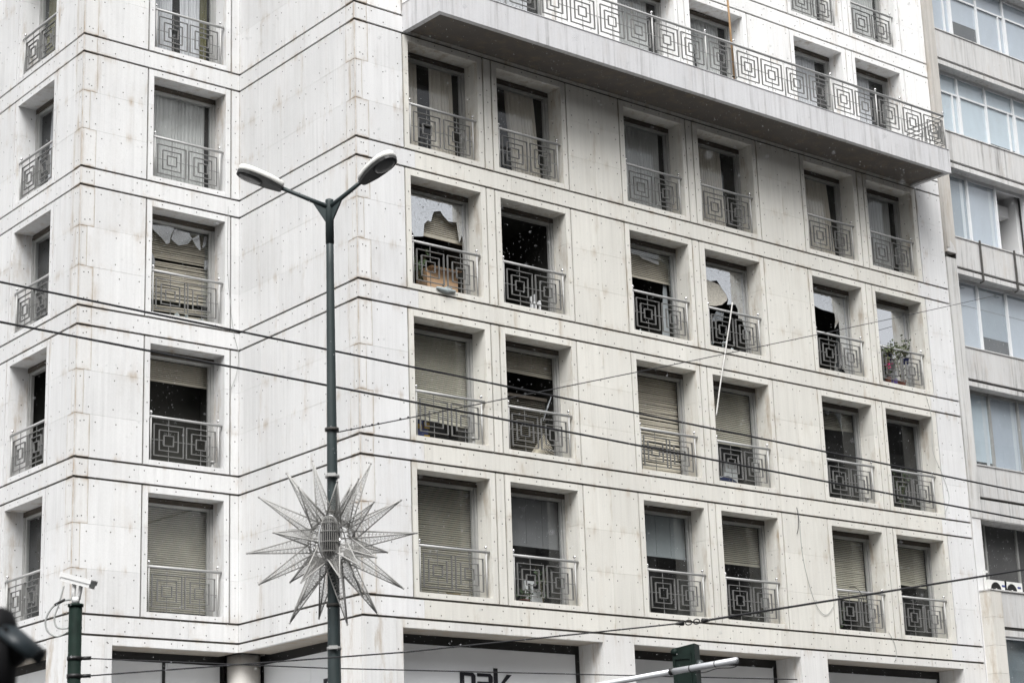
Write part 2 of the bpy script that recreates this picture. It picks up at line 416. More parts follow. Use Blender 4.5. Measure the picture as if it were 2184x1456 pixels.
def split(a, b, step, jit=0.0):
    n = max(1, round((b-a)/step)); xs = [a+(b-a)*i/n for i in range(n+1)]
    for i in range(1, n): xs[i] += random.uniform(-jit, jit)
    return list(zip(xs[:-1], xs[1:]))
def quoins(row_i): return 0.19 if row_i == 1 else 0.355
def field(fac, s0, s1, z0, z1, left_corner=False, right_corner=False, step=0.85, rows=3):
    zs = [z0+(z1-z0)*f for f in ((0, .325, .66, 1) if rows == 3 else (0, .5, 1))]
    for r in range(rows):
        a, b = s0, s1
        if left_corner: q = a+quoins(r); slab(fac, a, q, zs[r], zs[r+1], gap=0.014, m=STONEQ); a = q
        if right_corner: q = b-quoins(r); slab(fac, q, b, zs[r], zs[r+1], gap=0.014, m=STONEQ); b = q
        if b-a < 0.4: slab(fac, a, b, zs[r], zs[r+1]); continue
        k = step*(1.0 if r != 1 else 1.18)
        for x0, x1 in split(a, b, k, 0.07): slab(fac, x0, x1, zs[r], zs[r+1])

CORE = MB()
def core(fac, zlo, zhi, holes, s0=0.0, s1=None, y=0.043):
    """backing wall behind the slabs, open at the windows"""
    s1 = fac.L if s1 is None else s1
    xs = sorted({s0, s1, *[h[0] for h in holes], *[h[1] for h in holes]}); zs = sorted({zlo, zhi, *[h[2] for h in holes], *[h[3] for h in holes]})
    for i in range(len(xs)-1):
        for j in range(len(zs)-1):
            cx, cz = (xs[i]+xs[i+1])/2, (zs[j]+zs[j+1])/2
            if any(h[0] < cx < h[1] and h[2] < cz < h[3] for h in holes): continue
            CORE.poly([fac.M @ Vector(q) for q in ((xs[i],y,zs[j]),(xs[i+1],y,zs[j]),(xs[i+1],y,zs[j+1]),(xs[i],y,zs[j+1]))])

# ---- window, its stone surround, frame and glass
BLK = {}
def make_window(fac, row, s0, s1, g0, g1, pane='clear', panes=None, depth_room=3.0, label=None):
    z0, z1 = opening(row); w, h = s1-s0, z1-z0; za, zb = zone(row)
    M = fac.at(s0, 0, z0); jl, jr = s0-g0-VG/2, g1-s1-VG/2; hd = zb-z1-GR/2; si = z0-za-GR/2
    mb = MB()
    y0, y1 = 0.455, 0.585; fl, ft = 0.055, 0.17
    mb.box(0.001, fl, y0, y1, 0.001, h-0.001).box(w-fl, w-0.001, y0, y1, 0.001, h-0.001)
    mb.box(fl, w-fl, y0, y1, 0.001, 0.05).box(fl, w-fl, y0+0.02, y1, h-ft, h-ft+0.06)
    mb.box(fl, fl+0.055, y0+0.03, y1-0.03, 0.05, h-ft).box(w-fl-0.06, w-fl, y0+0.03, y1-0.03, 0.05, h-ft)
    mb.box(w-fl-0.022, w-fl-0.004, y0-0.018, y0, 0.05, h-ft)
    W = part(mb, 'window', ALU, B, M)
    if label: W['label'] = label
    part(MB().box(0.002, w-0.002, y0-0.012, y1+0.10, h-ft+0.06, h-0.002).box(fl, w-fl, y0-0.035, y0-0.012, h-0.07, h-0.03), 'shutter_box', WOODBOX, W, M)
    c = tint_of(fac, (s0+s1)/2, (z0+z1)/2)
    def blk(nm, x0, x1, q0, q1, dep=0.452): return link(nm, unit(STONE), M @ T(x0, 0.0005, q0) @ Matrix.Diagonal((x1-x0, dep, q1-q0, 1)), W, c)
    for f0, f1 in ((0, .345), (.345, .68), (.68, 1)):
        hh = h+si+hd
        blk('jamb_block', -jl, 0, -si+hh*f0+0.002, -si+hh*f1-0.002); blk('jamb_block', w, w+jr, -si+hh*f0+0.002, -si+hh*f1-0.002)
    blk('window_head', 0.002, w-0.002, h, h+hd); blk('window_sill', 0.002, w-0.002, -si, 0)
    for zz in (0.25, 0.75, 1.15, 1.6, 2.0):
        pin(fac, g0+VG/2+jl*0.5, z0+zz*h/2.4+random.uniform(-.03,.03)); pin(fac, g1-VG/2-jr*0.5, z0+zz*h/2.4+random.uniform(-.03,.03))
    for k in range(4): pin(fac, s0+w*(k+0.5)/4+random.uniform(-.05,.05), z1+hd*0.55); pin(fac, s0+w*(k+0.5)/4+random.uniform(-.05,.05), z0-si*0.5)
    for zz in (0.45, 1.25, 1.6, 2.15):
        Mp = fac.M @ T(s1-0.002, 0.30+random.uniform(-.04,.04), z0+zz*h/2.4); b = len(PINS.v)
        for k in range(6): PINS.v.append(tuple(Mp @ Vector((0, 0.0155*math.cos(k*math.pi/3), 0.0155*math.sin(k*math.pi/3)))))
        PINS.f.append(tuple(b+5-k for k in range(6)))
        Mp = fac.M @ T(s0+0.002, 0.30+random.uniform(-.04,.04), z0+zz*h/2.4); b = len(PINS.v)
        for k in range(6): PINS.v.append(tuple(Mp @ Vector((0, 0.0155*math.cos(k*math.pi/3), 0.0155*math.sin(k*math.pi/3)))))
        PINS.f.append(tuple(b+k for k in range(6)))
    pm = {'clear': GLASS, 'mirror': GLASSM}.get(pane)
    if pm: part(MB().poly([(fl+0.05, 0.52, 0.045), (w-fl-0.05, 0.52, 0.045), (w-fl-0.05, 0.52, h-ft+0.01), (fl+0.05, 0.52, h-ft+0.01)]), 'pane', pm, W, M)
    for i, (m, pts) in enumerate(panes or []):
        part(MB().prism_y(pts, 0.514+0.011*i, 0.519+0.011*i), 'pane_shard', m, W, M)
    # room behind
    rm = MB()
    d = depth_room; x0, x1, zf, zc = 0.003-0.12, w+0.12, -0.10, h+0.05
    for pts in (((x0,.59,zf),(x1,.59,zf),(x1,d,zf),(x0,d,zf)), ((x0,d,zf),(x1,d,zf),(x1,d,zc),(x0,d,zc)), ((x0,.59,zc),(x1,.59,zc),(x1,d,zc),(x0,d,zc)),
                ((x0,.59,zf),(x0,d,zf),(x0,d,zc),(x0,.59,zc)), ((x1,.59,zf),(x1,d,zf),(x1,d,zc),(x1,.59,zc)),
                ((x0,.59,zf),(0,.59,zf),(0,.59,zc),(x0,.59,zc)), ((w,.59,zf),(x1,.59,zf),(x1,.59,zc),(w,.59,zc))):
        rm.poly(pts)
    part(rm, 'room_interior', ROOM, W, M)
    W['_w'] = w
    return W, M, w, h

def shutter(W, M, w, h, zl, zr, m=SLAT, bent=0.0, y=0.67, gaps=(), pitch=0.046, zstart=None):
    """roller shutter: curved slats from the box down to zl (left end) and zr (right end)"""
    mb = MB(); z = (zstart or h-0.16); x0, x1 = 0.03, w-0.03; tot = z-(zl+zr)/2; i = 0
    zz = z
    while zz-pitch > min(zl, zr)-0.001:
        f = (z-zz)/max(tot, .01); tl_ = (zl-(z-tot))*f; tr_ = (zr-(z-tot))*f
        bl = random.uniform(-1, 1)*bent*math.sin(min(f*2.2, 3.1)); br = random.uniform(-1, 1)*bent*math.sin(min(f*2.2, 3.1)); yb = random.uniform(0, 1)*bent*0.8
        if not any(a <= i < b for a, b in gaps):
            n = 6 if bent else 1
            for k in range(n):
                a, c = k/n, (k+1)/n
                def P(u, dz, dy): return (x0+(x1-x0)*u, y+dy+yb*math.sin(u*3.14), zz+tl_*(1-u)+tr_*u+bl*(1-u)+br*u+dz)
                q = [(0, 0.004), (-0.012, -0.009), (-0.030, -0.009), (-pitch+0.010, 0.004)]
                for j in range(3):
                    mb.poly([P(a, q[j+1][0], q[j+1][1]), P(c, q[j+1][0], q[j+1][1]), P(c, q[j][0], q[j][1]), P(a, q[j][0], q[j][1])])
        zz -= pitch; i += 1
    e = MB()
    b0, b1 = zl, zr
    v = [(x0, y-0.012, b0-0.06), (x1, y-0.012, b1-0.06), (x1, y-0.012, b1), (x0, y-0.012, b0)]
    mb.poly(v); mb.poly([(p[0], p[1]+0.025, p[2]) for p in reversed(v)]); mb.poly([v[1], v[0], (v[0][0], y+.013, v[0][2]), (v[1][0], y+.013, v[1][2])])
    o = part(mb, 'shutter', m, W, M, stuff=True)
    return o
def fabric_blind(W, M, w, h, zb, m, y=0.66, seams=3):
    mb = MB()
    for i in range(seams+1):
        a, b = 0.04+(w-0.08)*i/(seams+1), 0.04+(w-0.08)*(i+1)/(seams+1)
        mb.box(a+0.004, b-0.004, y, y+0.004, zb, h-0.16)
    mb.box(0.04, w-0.04, y-0.012, y+0.018, zb-0.05, zb)
    part(mb, 'blind', m, W, M, stuff=True)
def curtain(fac, row, s0, x0, x1, label, m, top=None, bot=0.06, y=0.665, folds=9, xt0=None, xt1=None, amp=0.07):
    """hanging cloth; x0..x1 at the foot, xt0..xt1 at the rail, in the window's own metres"""
    z0, z1 = opening(row); h = z1-z0; top = h-0.06 if top is None else top; folds = round(folds*1.35)
    xt0 = x0 if xt0 is None else xt0; xt1 = x1 if xt1 is None else xt1
    mb = MB(); nu, nv = folds*12, 8; ph = [random.uniform(-.5, .5) for _ in range(40)]
    for j in range(nv+1):
        v = j/nv; z = top+(bot-top)*v
        for i in range(nu+1):
            u = i/nu; uu = u+0.018*math.sin(u*17+v*2+ph[0])
            x = (xt0+(x0-xt0)*v)*(1-uu)+(xt1+(x1-xt1)*v)*uu
            k = 1-2*abs(math.sin(u*folds*math.pi+ph[1]+0.5*math.sin(v*1.6+u*7)))**0.6
            k *= 0.65+0.35*math.sin(u*11+ph[2]*6)
            mb.v.append((x, y+amp*(0.6+0.5*v)*k+0.012*math.sin(u*23+v*5), z))
    for j in range(nv):
        for i in range(nu):
            a = j*(nu+1)+i; mb.f.append((a, a+nu+1, a+nu+2, a+1))
    o = link('curtain', mb.mesh('curtain', m, True), fac.at(s0, 0, z0))
    return tag(o, label, 'curtain', 'curtains behind the windows')

# ---- railings
def ring_mesh(w, h, t=0.0125, d=0.042):
    a, b = w/2, h/2
    mb = MB().box(-a, -a+t, 0, d, -b, b).box(a-t, a, 0, d, -b, b).box(-a+t, a-t, 0.001, d-0.001, b-t, b).box(-a+t, a-t, 0.001, d-0.001, -b, -b+t)
    return mb.mesh('square_ring', RAILM)
RINGS = [ring_mesh(.74, .70), ring_mesh(.48, .46), ring_mesh(.25, .235)]
UNITBAR = MB().box(0,1,0,1,0,1).mesh('bar', RAILM)
POST = MB().lathe([(0.019, 0), (0.019, 0.95)], 8).mesh('post', POSTM, True)
FIN = MB().lathe([(0.009, 0), (0.009, 0.05)], 8).ball((0, 0, 0.075), 0.033, 12).mesh('finial', CHROME, True)
def motif(parent, M, cx, cz, rails, xlo, xhi, last=False, damaged=None):
    """three nested squares on a cross of thin bars"""
    for i, rm in enumerate(RINGS): link('square_ring', rm, M @ T(cx, 0.0, cz), parent)
    def bar(x0, x1, z0, z1, y0=0.016, dy=0.012): link('bar', UNITBAR, M @ T(x0, y0, z0) @ Matrix.Diagonal((x1-x0, dy, z1-z0, 1)), parent)
    bar(cx-.006, cx+.006, cz+.119, rails[1]-0.02); bar(cx-.006, cx+.006, rails[0], cz-.119)
    bar(xlo, cx-.126, cz-.006, cz+.006)
    if last: bar(cx+.126, xhi, cz-.006, cz+.006)
def railing(fac, row, s0, s1):
    z0, _ = opening(row); w = s1-s0; M = fac.at(s0, 0.06, z0); hz = 0.975
    rl = part(MB().tube([(0.012, 0.02, hz), (w-0.015, 0.02, hz)], 0.030, 10), 'railing', HANDM, B, M, True)
    pa, pb = 0.085, w-0.105
    for x in (pa, pb):
        link('post', POST, M @ T(x, 0.02, 0.0), rl); link('finial', FIN, M @ T(x, 0.02, hz+0.025), rl)
    sp_ = pb-pa; c1, c2 = pa+sp_*0.262, pa+sp_*0.738; cz = 0.475
    motif(rl, M, c1, cz, (0.0, hz), pa, None); motif(rl, M, c2, cz, (0.0, hz), c1+0.126, pb, True)
    return rl

# ---- which state each window is in
A = (0.1, 0)
FULL = lambda w, h: [(0.105, 0.05), (w-0.105, 0.05), (w-0.105, h-0.19), (0.105, h-0.19)]
spec = {}
wins = {}
def add(fac, row, col, s0, s1, g0, g1, **k):
    wins[(fac.name, row, col)] = (fac, s0) + make_window(fac, row, s0, s1, g0, g1, **k)
    return wins[(fac.name, row, col)][2:]
def f2(row, col, **k): return add(F2, row, col, *OPN2[col-1], *SUR2[col-1], **k)
def f1(row, **k): return add(F1, row, 0, 1.77, 3.65, 1.625, 3.80, depth_room=1.25, **k)
def l1(row, **k): return add(L1, row, 0, 8.65, 10.55, 8.50, 10.70, depth_room=1.55, **k)

# storey above the balcony and the one over it
for c in (5, 6): f2(-1, c)
for c in range(1, 7): f2(0, c)
CN = ('first', 'second', 'third', 'fourth', 'fifth', 'sixth')
curtain(F2, 0, OPN2[0][0], 0.12, 1.25, 'pale curtain in the balcony door nearest the left end of the balcony', CLILAC)
curtain(F2, 0, OPN2[1][0], 0.15, 1.60, 'pale grey curtain in the second balcony door, mostly above the picture', CLILAC)
curtain(F2, 0, OPN2[2][0], 0.10, 1.62, 'grey striped curtain in the third balcony door behind the railing', CSHEER, folds=14)
curtain(F2, 0, OPN2[3][0], 0.10, 0.72, 'left of two grey curtains in the fourth balcony door beside the rusty pole', CSHEER, folds=6)
curtain(F2, 0, OPN2[3][0], 0.98, 1.70, 'right of two grey curtains in the fourth balcony door beside the rusty pole', CSHEER, folds=7, xt0=0.75)
curtain(F2, 0, OPN2[4][0], 0.10, 1.55, 'light blue grey curtain in the fifth balcony door', CLILAC, folds=12)
curtain(F2, 0, OPN2[5][0], 0.10, 1.30, 'blue grey curtain with a dark gap beside it in the last balcony door', CLILAC, folds=9)
for c in (5, 6): curtain(F2, -1, OPN2[c-1][0], 0.10, 1.8, 'dark sheer curtain in the top storey window above the %s balcony door' % CN[c-1], CSHEER, folds=12)

# row 1, under the balcony
for c in range(1, 7): f2(1, c)
curtain(F2, 1, OPN2[0][0], 0.10, 0.72, 'narrow beige curtain bunched at the left of the first window under the balcony', CBEIGE, folds=5)
curtain(F2, 1, OPN2[0][0], 1.05, 1.78, 'wide beige curtain hanging right of a black gap under the balcony', CBEIGE, folds=6, xt0=1.08, xt1=1.72)
curtain(F2, 1, OPN2[1][0], 0.92, 1.84, 'beige curtain flaring at the foot in the second window under the balcony', CBEIGE, folds=7, xt0=0.80, xt1=1.66)
curtain(F2, 1, OPN2[2][0], 0.10, 1.78, 'dark sheer curtain in the third window under the balcony with a pale reflection', CSHEER, folds=13, amp=0.055)
curtain(F2, 1, OPN2[3][0], 0.10, 1.56, 'beige curtain left of a black strip in the fourth window under the balcony', CBEIGE, folds=11, xt1=1.46)
curtain(F2, 1, OPN2[4][0], 0.10, 1.80, 'brownish curtain closed across the fifth window under the balcony', CBEIGE, folds=12, xt1=1.62)
curtain(F2, 1, OPN2[5][0], 0.10, 1.72, 'dark sheer curtain in the last window under the balcony', CSHEER, folds=12, amp=0.055)

# row 2, the shattered storey
hole = [(0.105,2.2),(0.105,1.30),(0.40,1.37),(0.47,1.27),(0.71,1.32),(0.74,1.61),(0.84,1.71),(0.93,1.70),(0.98,1.87),(1.02,1.95),(1.20,2.0),(1.26,1.92),(1.42,1.80),(1.64,1.82),(1.67,1.62),(1.71,1.36),(1.79,1.55),(1.835,1.3),(1.835,2.23),(0.105,2.23)]
q = f2(2, 1, pane=None, panes=[(GLASSC, hole)], label='window with a ragged hole in its crazed mirror glass')
shutter(*q, 1.47, 1.44)
f2(2, 2, pane=None, label='window without glass, black inside')
q = f2(2, 3, pane=None, panes=[(GLASS, [(0.105,2.23),(0.105,2.08),(1.45,2.08),(1.62,2.02),(1.72,1.85),(1.74,0.05),(1.83,0.05),(1.83,2.23)])])
shutter(*q, 1.62, 1.62)
f2(2, 4, pane=None, panes=[(GLASSC, [(0.105,2.23),(0.105,1.80),(0.51,1.87),(0.67,1.85),(0.90,1.91),(0.99,1.81),(1.08,1.70),(1.20,1.60),(1.26,1.47),(1.21,1.34),(1.51,1.39),(1.58,1.28),(1.58,1.04),(1.71,1.04),(1.83,0.6),(1.83,2.23)]),
   (CREAM, [(0.15,1.75),(0.52,1.86),(0.67,1.87),(0.99,1.81),(1.23,1.58),(1.24,1.46),(1.04,1.31),(0.84,1.25),(0.53,1.20),(0.2,1.1)]),
   (GLASSS, [(0.83,1.11),(1.09,1.10),(1.04,0.90),(0.64,0.82)])], label='shattered window with a cream crazed sheet of glass')
f2(2, 5, pane=None, panes=[(GLASSC, [(0.105,2.225),(0.105,1.82),(0.60,1.85),(0.77,1.81),(0.93,1.79),(1.15,1.79),(1.36,1.77),(1.38,1.62),(1.32,1.34),(1.50,1.57),(1.51,1.23),(1.45,0.41),(1.70,0.10),(1.80,0.10),(1.80,2.225)])], label='window with its mirror glass broken away at lower left')
f2(2, 6, pane='mirror', label='whole window mirroring the white sky')

# row 3
q = f2(3, 1); shutter(*q, 0.63, 0.57)
q = f2(3, 2, pane=None); shutter(*q, 2.02, 2.0, SLATD)
q = f2(3, 3, pane=None); shutter(*q, 0.10, 0.10, SLAT, bent=0.022)
q = f2(3, 4); shutter(*q, 1.17, 1.17)
q = f2(3, 5, pane='clear', panes=[(GLASSS, [(0.67,2.36),(0.88,2.39),(0.81,2.27)]), (GLASSS, [(1.05,2.38),(1.32,2.38),(1.30,2.14),(1.33,1.78),(1.26,2.04),(1.16,2.23)])]); shutter(*q, 1.97, 2.05, SLATD)
f2(3, 6)
# row 4
q = f2(4, 1); shutter(*q, 0.10, 0.10, SLATD, bent=0.004)
q = f2(4, 2); fabric_blind(*q, 1.37, BLINDG)
q = f2(4, 3); fabric_blind(*q, 1.47, BLINDB)
q = f2(4, 4); shutter(*q, 1.50, 1.50, SLATD)
q = f2(4, 5); shutter(*q, 0.93, 0.93, SLAT, bent=0.003)
q = f2(4, 6); shutter(*q, 1.50, 1.43)
# left wing front
f1(0); f1(1)
curtain(F1, 0, 1.77, 0.10, 0.84, 'lilac grey curtain left of a black gap, top left window', CLILAC, folds=7)
curtain(F1, 0, 1.77, 1.02, 1.55, 'lilac grey curtain between a black gap and an olive one, top left window', CLILAC, folds=5)
curtain(F1, 0, 1.77, 1.52, 1.80, 'olive green curtain at the right of the top left window', COLIVE, folds=3, y=0.74)
curtain(F1, 1, 1.77, 0.08, 1.74, 'grey sheer curtain filling the window of the left wing above the street lamp', CSHEER, folds=13, amp=0.055)
sh2 = [[(0.30,2.20),(0.85,2.27),(0.86,2.21),(0.78,2.04),(0.74,1.85),(0.67,1.81),(0.56,1.92),(0.31,2.10)], [(0.87,2.21),(1.25,2.19),(1.34,2.07),(1.22,1.92),(0.98,1.84),(0.79,1.96)],
       [(1.34,2.07),(1.52,2.20),(1.57,1.86),(1.54,1.83),(1.44,1.92)], [(1.66,2.19),(1.73,2.22),(1.72,2.01),(1.62,1.89)], [(1.68,1.63),(1.77,1.63),(1.76,1.44),(1.67,1.39)], [(0.11,1.62),(0.27,1.59),(0.36,1.53),(0.41,1.40),(0.40,1.21),(0.11,1.15)]]
q = f1(2, pane=None, panes=[(GLASSS, s) for s in sh2]+[(GLASS, [(0.11,2.35),(0.11,2.16),(0.30,2.19),(0.85,2.26),(1.25,2.18),(1.52,2.19),(1.66,2.18),(1.70,1.9),(1.72,1.5),(1.70,1.2),(1.66,0.9),(1.68,0.3),(1.77,0.1),(1.77,2.35)])], label='broken window with torn shards hanging over a shutter')
shutter(*q, 0.12, 0.20, SLATD, bent=0.016, gaps=((17, 18), (38, 40), (43, 44)))
q = f1(3, pane=None); shutter(*q, 2.00, 2.00, SLATD)
q = f1(4); shutter(*q, 0.10, 0.10, SLATD)
# left wing side
for r in range(5): l1(r, pane='clear' if r not in (3,) else None)
curtain(L1, 0, 8.65, 0.10, 1.0, 'olive brown curtain in the topmost side window at the far left', COLIVE, folds=6)
curtain(L1, 1, 8.65, 0.40, 0.95, 'pale curtain strip in the second side window at the far left', CLILAC, folds=4)
curtain(L1, 4, 8.65, 0.75, 1.3, 'brown fringed cloth in the lowest side window at the far left', CBEIGE, folds=5, xt0=0.9)
curtain(L1, 3, 8.65, 0.55, 0.95, 'slanting rust coloured cloth in the side window with a fallen ceiling board', CRUST, folds=3, xt0=1.1, xt1=1.3, bot=0.7)
for (fn, r, c), (fac, s0, W, M, w, h) in wins.items():
    if not (fn == 'F2' and r == 0): railing(fac, r, s0, s0+w)

# ---- stone cladding
def cladding(fac, sur, lc, rc, rows, lim=None):
    for row in rows:
        a, b = zone(row); a += GR/2; b -= GR/2
        if row == -1: b = 6.35
        g = [0.0]+[x for s in sur for x in s]+[fac.L]
        for k in range(0, len(g), 2):
            s0 = g[k]+(VG/2 if k else 0); s1 = g[k+1]-(VG/2 if k+2 < len(g) else 0)
            if lim and s1 < lim: continue
            if lim: s0 = max(s0, lim)
            if s1-s0 < 0.03: continue
            field(fac, s0, s1, a, b, lc and k == 0, rc and k+2 == len(g))
    for i, zt in enumerate(ZT):
        if (i-1) not in rows and i-1 not in [r-0 for r in rows] and (i-2) not in rows: continue
        a, b = zt-BH+GR/2, zt-GR/2; s0, s1 = (lim or 0.0), fac.L
        if lc: slab(fac, s0, s0+0.34, a, b, 'band_slab', gap=0.006, m=STONEQ); s0 += 0.34
        e = s1
        if rc: slab(fac, s1-0.34, s1, a, b, 'band_slab', gap=0.006, m=STONEQ); e = s1-0.34
        for x0, x1 in split(s0, e, 1.3, 0.12): slab(fac, x0, x1, a, b, 'band_slab')
cladding(F2, SUR2, True, False, (-1, 0, 1, 2, 3, 4))
cladding(F1, [(1.625, 3.80)], True, False, (0, 1, 2, 3, 4))
cladding(L2, [], False, True, (0, 1, 2, 3, 4))
cladding(L1, [(8.50, 10.70)], False, True, (0, 1, 2, 3, 4), lim=6.2)

# ---- street storey: lintels, piers, hoardings
GT, GB = ZT[5]-BH-GR/2, -13.405
PIERS2 = [(0, .99), (6.41, 7.335), (12.74, 13.68), (18.88, W2)]
def pier(fac, s0, s1, c):
    for za, zb in ((-14.9, GT), (-16.6, -14.9), (-18.5, -16.6), (GZ, -18.5)):
        link('pier_block', unit(STONE), fac.at(s0+0.002, 0.0, za+0.002) @ Matrix.Diagonal((s1-s0-0.004, 0.80, zb-za-0.004, 1)), B, c)
        if zb > -15: pinrow(fac, s0, s1, zb-0.13, 0.35); pinrow(fac, s0, s1, zb-0.62, 0.8)
def lintel(fac, s0, s1, c):
    for x0, x1 in split(s0, s1, 1.35, 0.05):
        link('lintel_block', unit(STONE), fac.at(x0+0.002, 0.0, GB) @ Matrix.Diagonal((x1-x0-0.004, 0.10, GT-GB, 1)), B, c)
        pinrow(fac, x0, x1, (GT+GB)/2, 0.6)
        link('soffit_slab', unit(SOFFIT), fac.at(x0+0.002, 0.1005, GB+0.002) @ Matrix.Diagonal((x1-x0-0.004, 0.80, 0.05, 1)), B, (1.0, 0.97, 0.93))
def hoarding(fac, s0, s1, seams, bar=(), y=0.80):
    zt = GB-0.02
    mb = MB().box(s0, s1, y, y+0.06, zt-0.17, zt+0.10).box(s0, s0+0.10, y+0.001, y+0.06, GZ, zt-0.17).box(s1-0.10, s1, y+0.001, y+0.06, GZ, zt-0.17)
    for b in bar: mb.box(b-0.035, b+0.035, y+0.001, y+0.06, GZ, zt-0.17)
    part(mb, 'shop_frame', BLACKF, B, fac.M)
    xs = sorted([s0+0.10, *seams, *bar, s1-0.10])
    for a, b in zip(xs[:-1], xs[1:]):
        g0 = 0.035 if a in bar else 0.004; g1 = 0.035 if b in bar else 0.004
        part(MB().box(a+g0, b-g1, y+0.02, y+0.05, -17.6, zt-0.17), 'hoarding_panel', BOARD, B, fac.M)
        part(MB().box(a+g0, b-g1, y+0.03, y+0.05, GZ+0.1, -17.61), 'shop_window', NDARK, B, fac.M)
for a, b in PIERS2: pier(F2, a, b, (1.0, .99, .97))
for (a, b), (c, d) in zip(PIERS2[:-1], PIERS2[1:]):
    lintel(F2, b, c, (1.0, .985, .95)); hoarding(F2, b, c, [])
pier(F1, 0.803, 0.98, (.985, .985, .98))
for za, zb in ((-14.9, GT), (-16.6, -14.9), (-18.5, -16.6), (GZ, -18.5)):
    link('pier_block', unit(STONE), F1.at(0.002, 0.0, za+0.002) @ Matrix.Diagonal((0.80, 0.98, zb-za-0.004, 1)), B, (.985, .985, .98))
    link('pier_block', unit(STONE), L2.at(D2*nrm-1.0, 0.0, za+0.002) @ Matrix.Diagonal((0.997, 0.80, zb-za-0.004, 1)), B, (1.0, 1.0, .99))
    if zb > -15:
        for zz in (0.13, 0.62): pinrow(F1, 0, 0.98, zb-zz, 0.35); pinrow(L1, 11.02, 12, zb-zz, 0.35, y=-0.002); pinrow(L2, D2*nrm-1.0, D2*nrm, zb-zz, 0.35)
lintel(F1, 0.98, D1, (.985, .985, .98)); hoarding(F1, 0.98, D1+0.15, [2.76], [2.67])
lintel(L2, 0.0, D2*nrm-1.0, (1, 1, .99)); hoarding(L2, -0.40, D2*nrm-1.0, [1.60])
lintel(L1, 4.0, 11.02, (.985, .985, .98)); hoarding(L1, 4.0, 11.02, [8.3, 5.9])
part(MB().lathe([(0.36, GZ), (0.36, -13.405)], 28, (0.62, 5.30, 0)), 'round_column', STONE, B, None, True, (1.0, .96, .90))
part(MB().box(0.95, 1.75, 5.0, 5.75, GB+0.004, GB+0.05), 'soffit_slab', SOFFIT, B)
# backing walls
holes2 = [(a-0.06, b+0.06, opening(r)[0]-0.06, opening(r)[1]+0.06) for r in range(5) for a, b in OPN2] + [(a-0.06, b+0.06, opening(-1)[0]-0.06, opening(-1)[1]+0.06) for a, b in OPN2[4:]] + [(PIERS2[i][1], PIERS2[i+1][0], GZ-0.2, GT-0.02) for i in range(3)]
core(F2, GZ-0.15, 9.0, holes2)
core(F1, GZ-0.15, 9.0, [(1.71, 3.71, opening(r)[0]-.06, opening(r)[1]+.06) for r in range(5)] + [(0.98, D1+0.05, GZ-0.2, GT-0.02)], 0.0, D1+0.045)
core(L2, GZ-0.15, 9.0, [(-0.05, D2*nrm-1.0, GZ-0.2, GT-0.02)], -0.045)
core(L1, GZ-0.15, 9.0, [(8.59, 10.61, opening(r)[0]-.06, opening(r)[1]+.06) for r in range(5)] + [(4.0, 11.02, GZ-0.2, GT-0.02)])
part(CORE, 'backing_wall', JOINT, B)
# brown mortar that has squeezed out behind the corner stones
mo = MB()
for fac, s in ((F2, 0.0), (F1, 0.0), (L2, D2*nrm-0.36), (L1, 11.64)):
    for r in range(0, 5):
        a, b = zone(r); mo = MB(); mo.poly([fac.M @ Vector(v) for v in ((s+0.004, 0.007, a+0.03), (s+0.362, 0.007, a+0.03), (s+0.362, 0.007, b-0.03), (s+0.004, 0.007, b-0.03))]); part(mo, 'corner_mortar', GROUT, B)
part(MB().box(0.06, W2-0.02, 0.06, 14, 9.0, 9.2).box(E1[0]+0.06, 0.06, D2+0.06, 14, 9.0, 9.2), 'roof', CONC, B)
part(MB().box(E1[0]+0.3, W2-0.02, 14, 14.2, GZ, 9.2), 'back_wall', CONC, B)
part(PINS, 'anchor_pins', PIN, B, stuff=True)

# ---- balcony
BX0, BX1, BY, BT, BB = 1.30, 18.66, -1.30, 0.27, -0.385
mb = MB().box(BX0, BX1, BY, -0.003, BB+0.06, BT)
bal = part(mb, 'balcony', CONC, B)
mb = MB()
for a, b, c, d in ((BX0, BX1, BY, BY+0.13), (BX0, BX0+0.13, BY+0.13, -0.003), (BX1-0.13, BX1, BY+0.13, -0.003)): mb.box(a, b, c, d, BB, BB+0.0595)
part(mb, 'balcony_lip', CONC, bal)
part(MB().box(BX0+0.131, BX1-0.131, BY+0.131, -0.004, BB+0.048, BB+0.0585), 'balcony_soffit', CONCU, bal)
part(MB().box(BX0-0.012, BX1+0.012, BY-0.015, -0.003, BT+0.0005, BT+0.012), 'balcony_coping', CONC, bal)
PY, hz = -1.25, 1.255
br = part(MB().tube([(BX0+0.05, PY, hz), (18.60, PY, hz)], 0.032, 10).tube([(18.60, PY+0.02, hz-0.004), (18.60, -0.01, hz-0.004)], 0.022, 8).tube([(BX0+0.05, PY+0.02, hz), (BX0+0.05, -0.01, hz)], 0.03, 8), 'balcony_railing', HANDM, B, None, True)
PX = [1.45, 3.22, 4.22, 5.99, 7.75, 9.53, 10.52, 12.30, 14.06, 15.82, 16.81, 18.60]
for i, x in enumerate(PX):
    link('post', POST, T(x, PY, BT+0.02), br)
    if x not in (12.30,): link('finial', FIN, T(x, PY, hz+0.025), br)
MB_ = T(0, PY-0.02, 0); cz = BT+0.50
for a, b in zip(PX[:-1], PX[1:]):
    if b-a < 1.2: motif(br, MB_, (a+b)/2, cz, (BT+0.03, hz), a, b, True)
    else:
        c1, c2 = a+(b-a)*0.262, a+(b-a)*0.738
        motif(br, MB_, c1, cz, (BT+0.03, hz), a, None); motif(br, MB_, c2, cz, (BT+0.03, hz), c1+0.126, b, True)
for yy in (-0.95, -0.32):
    for rm in RINGS: link('square_ring', rm, T(18.60, yy, cz) @ Matrix.Rotation(R(90), 4, 'Z') @ Matrix.Diagonal((0.8, 1, 1, 1)), br)

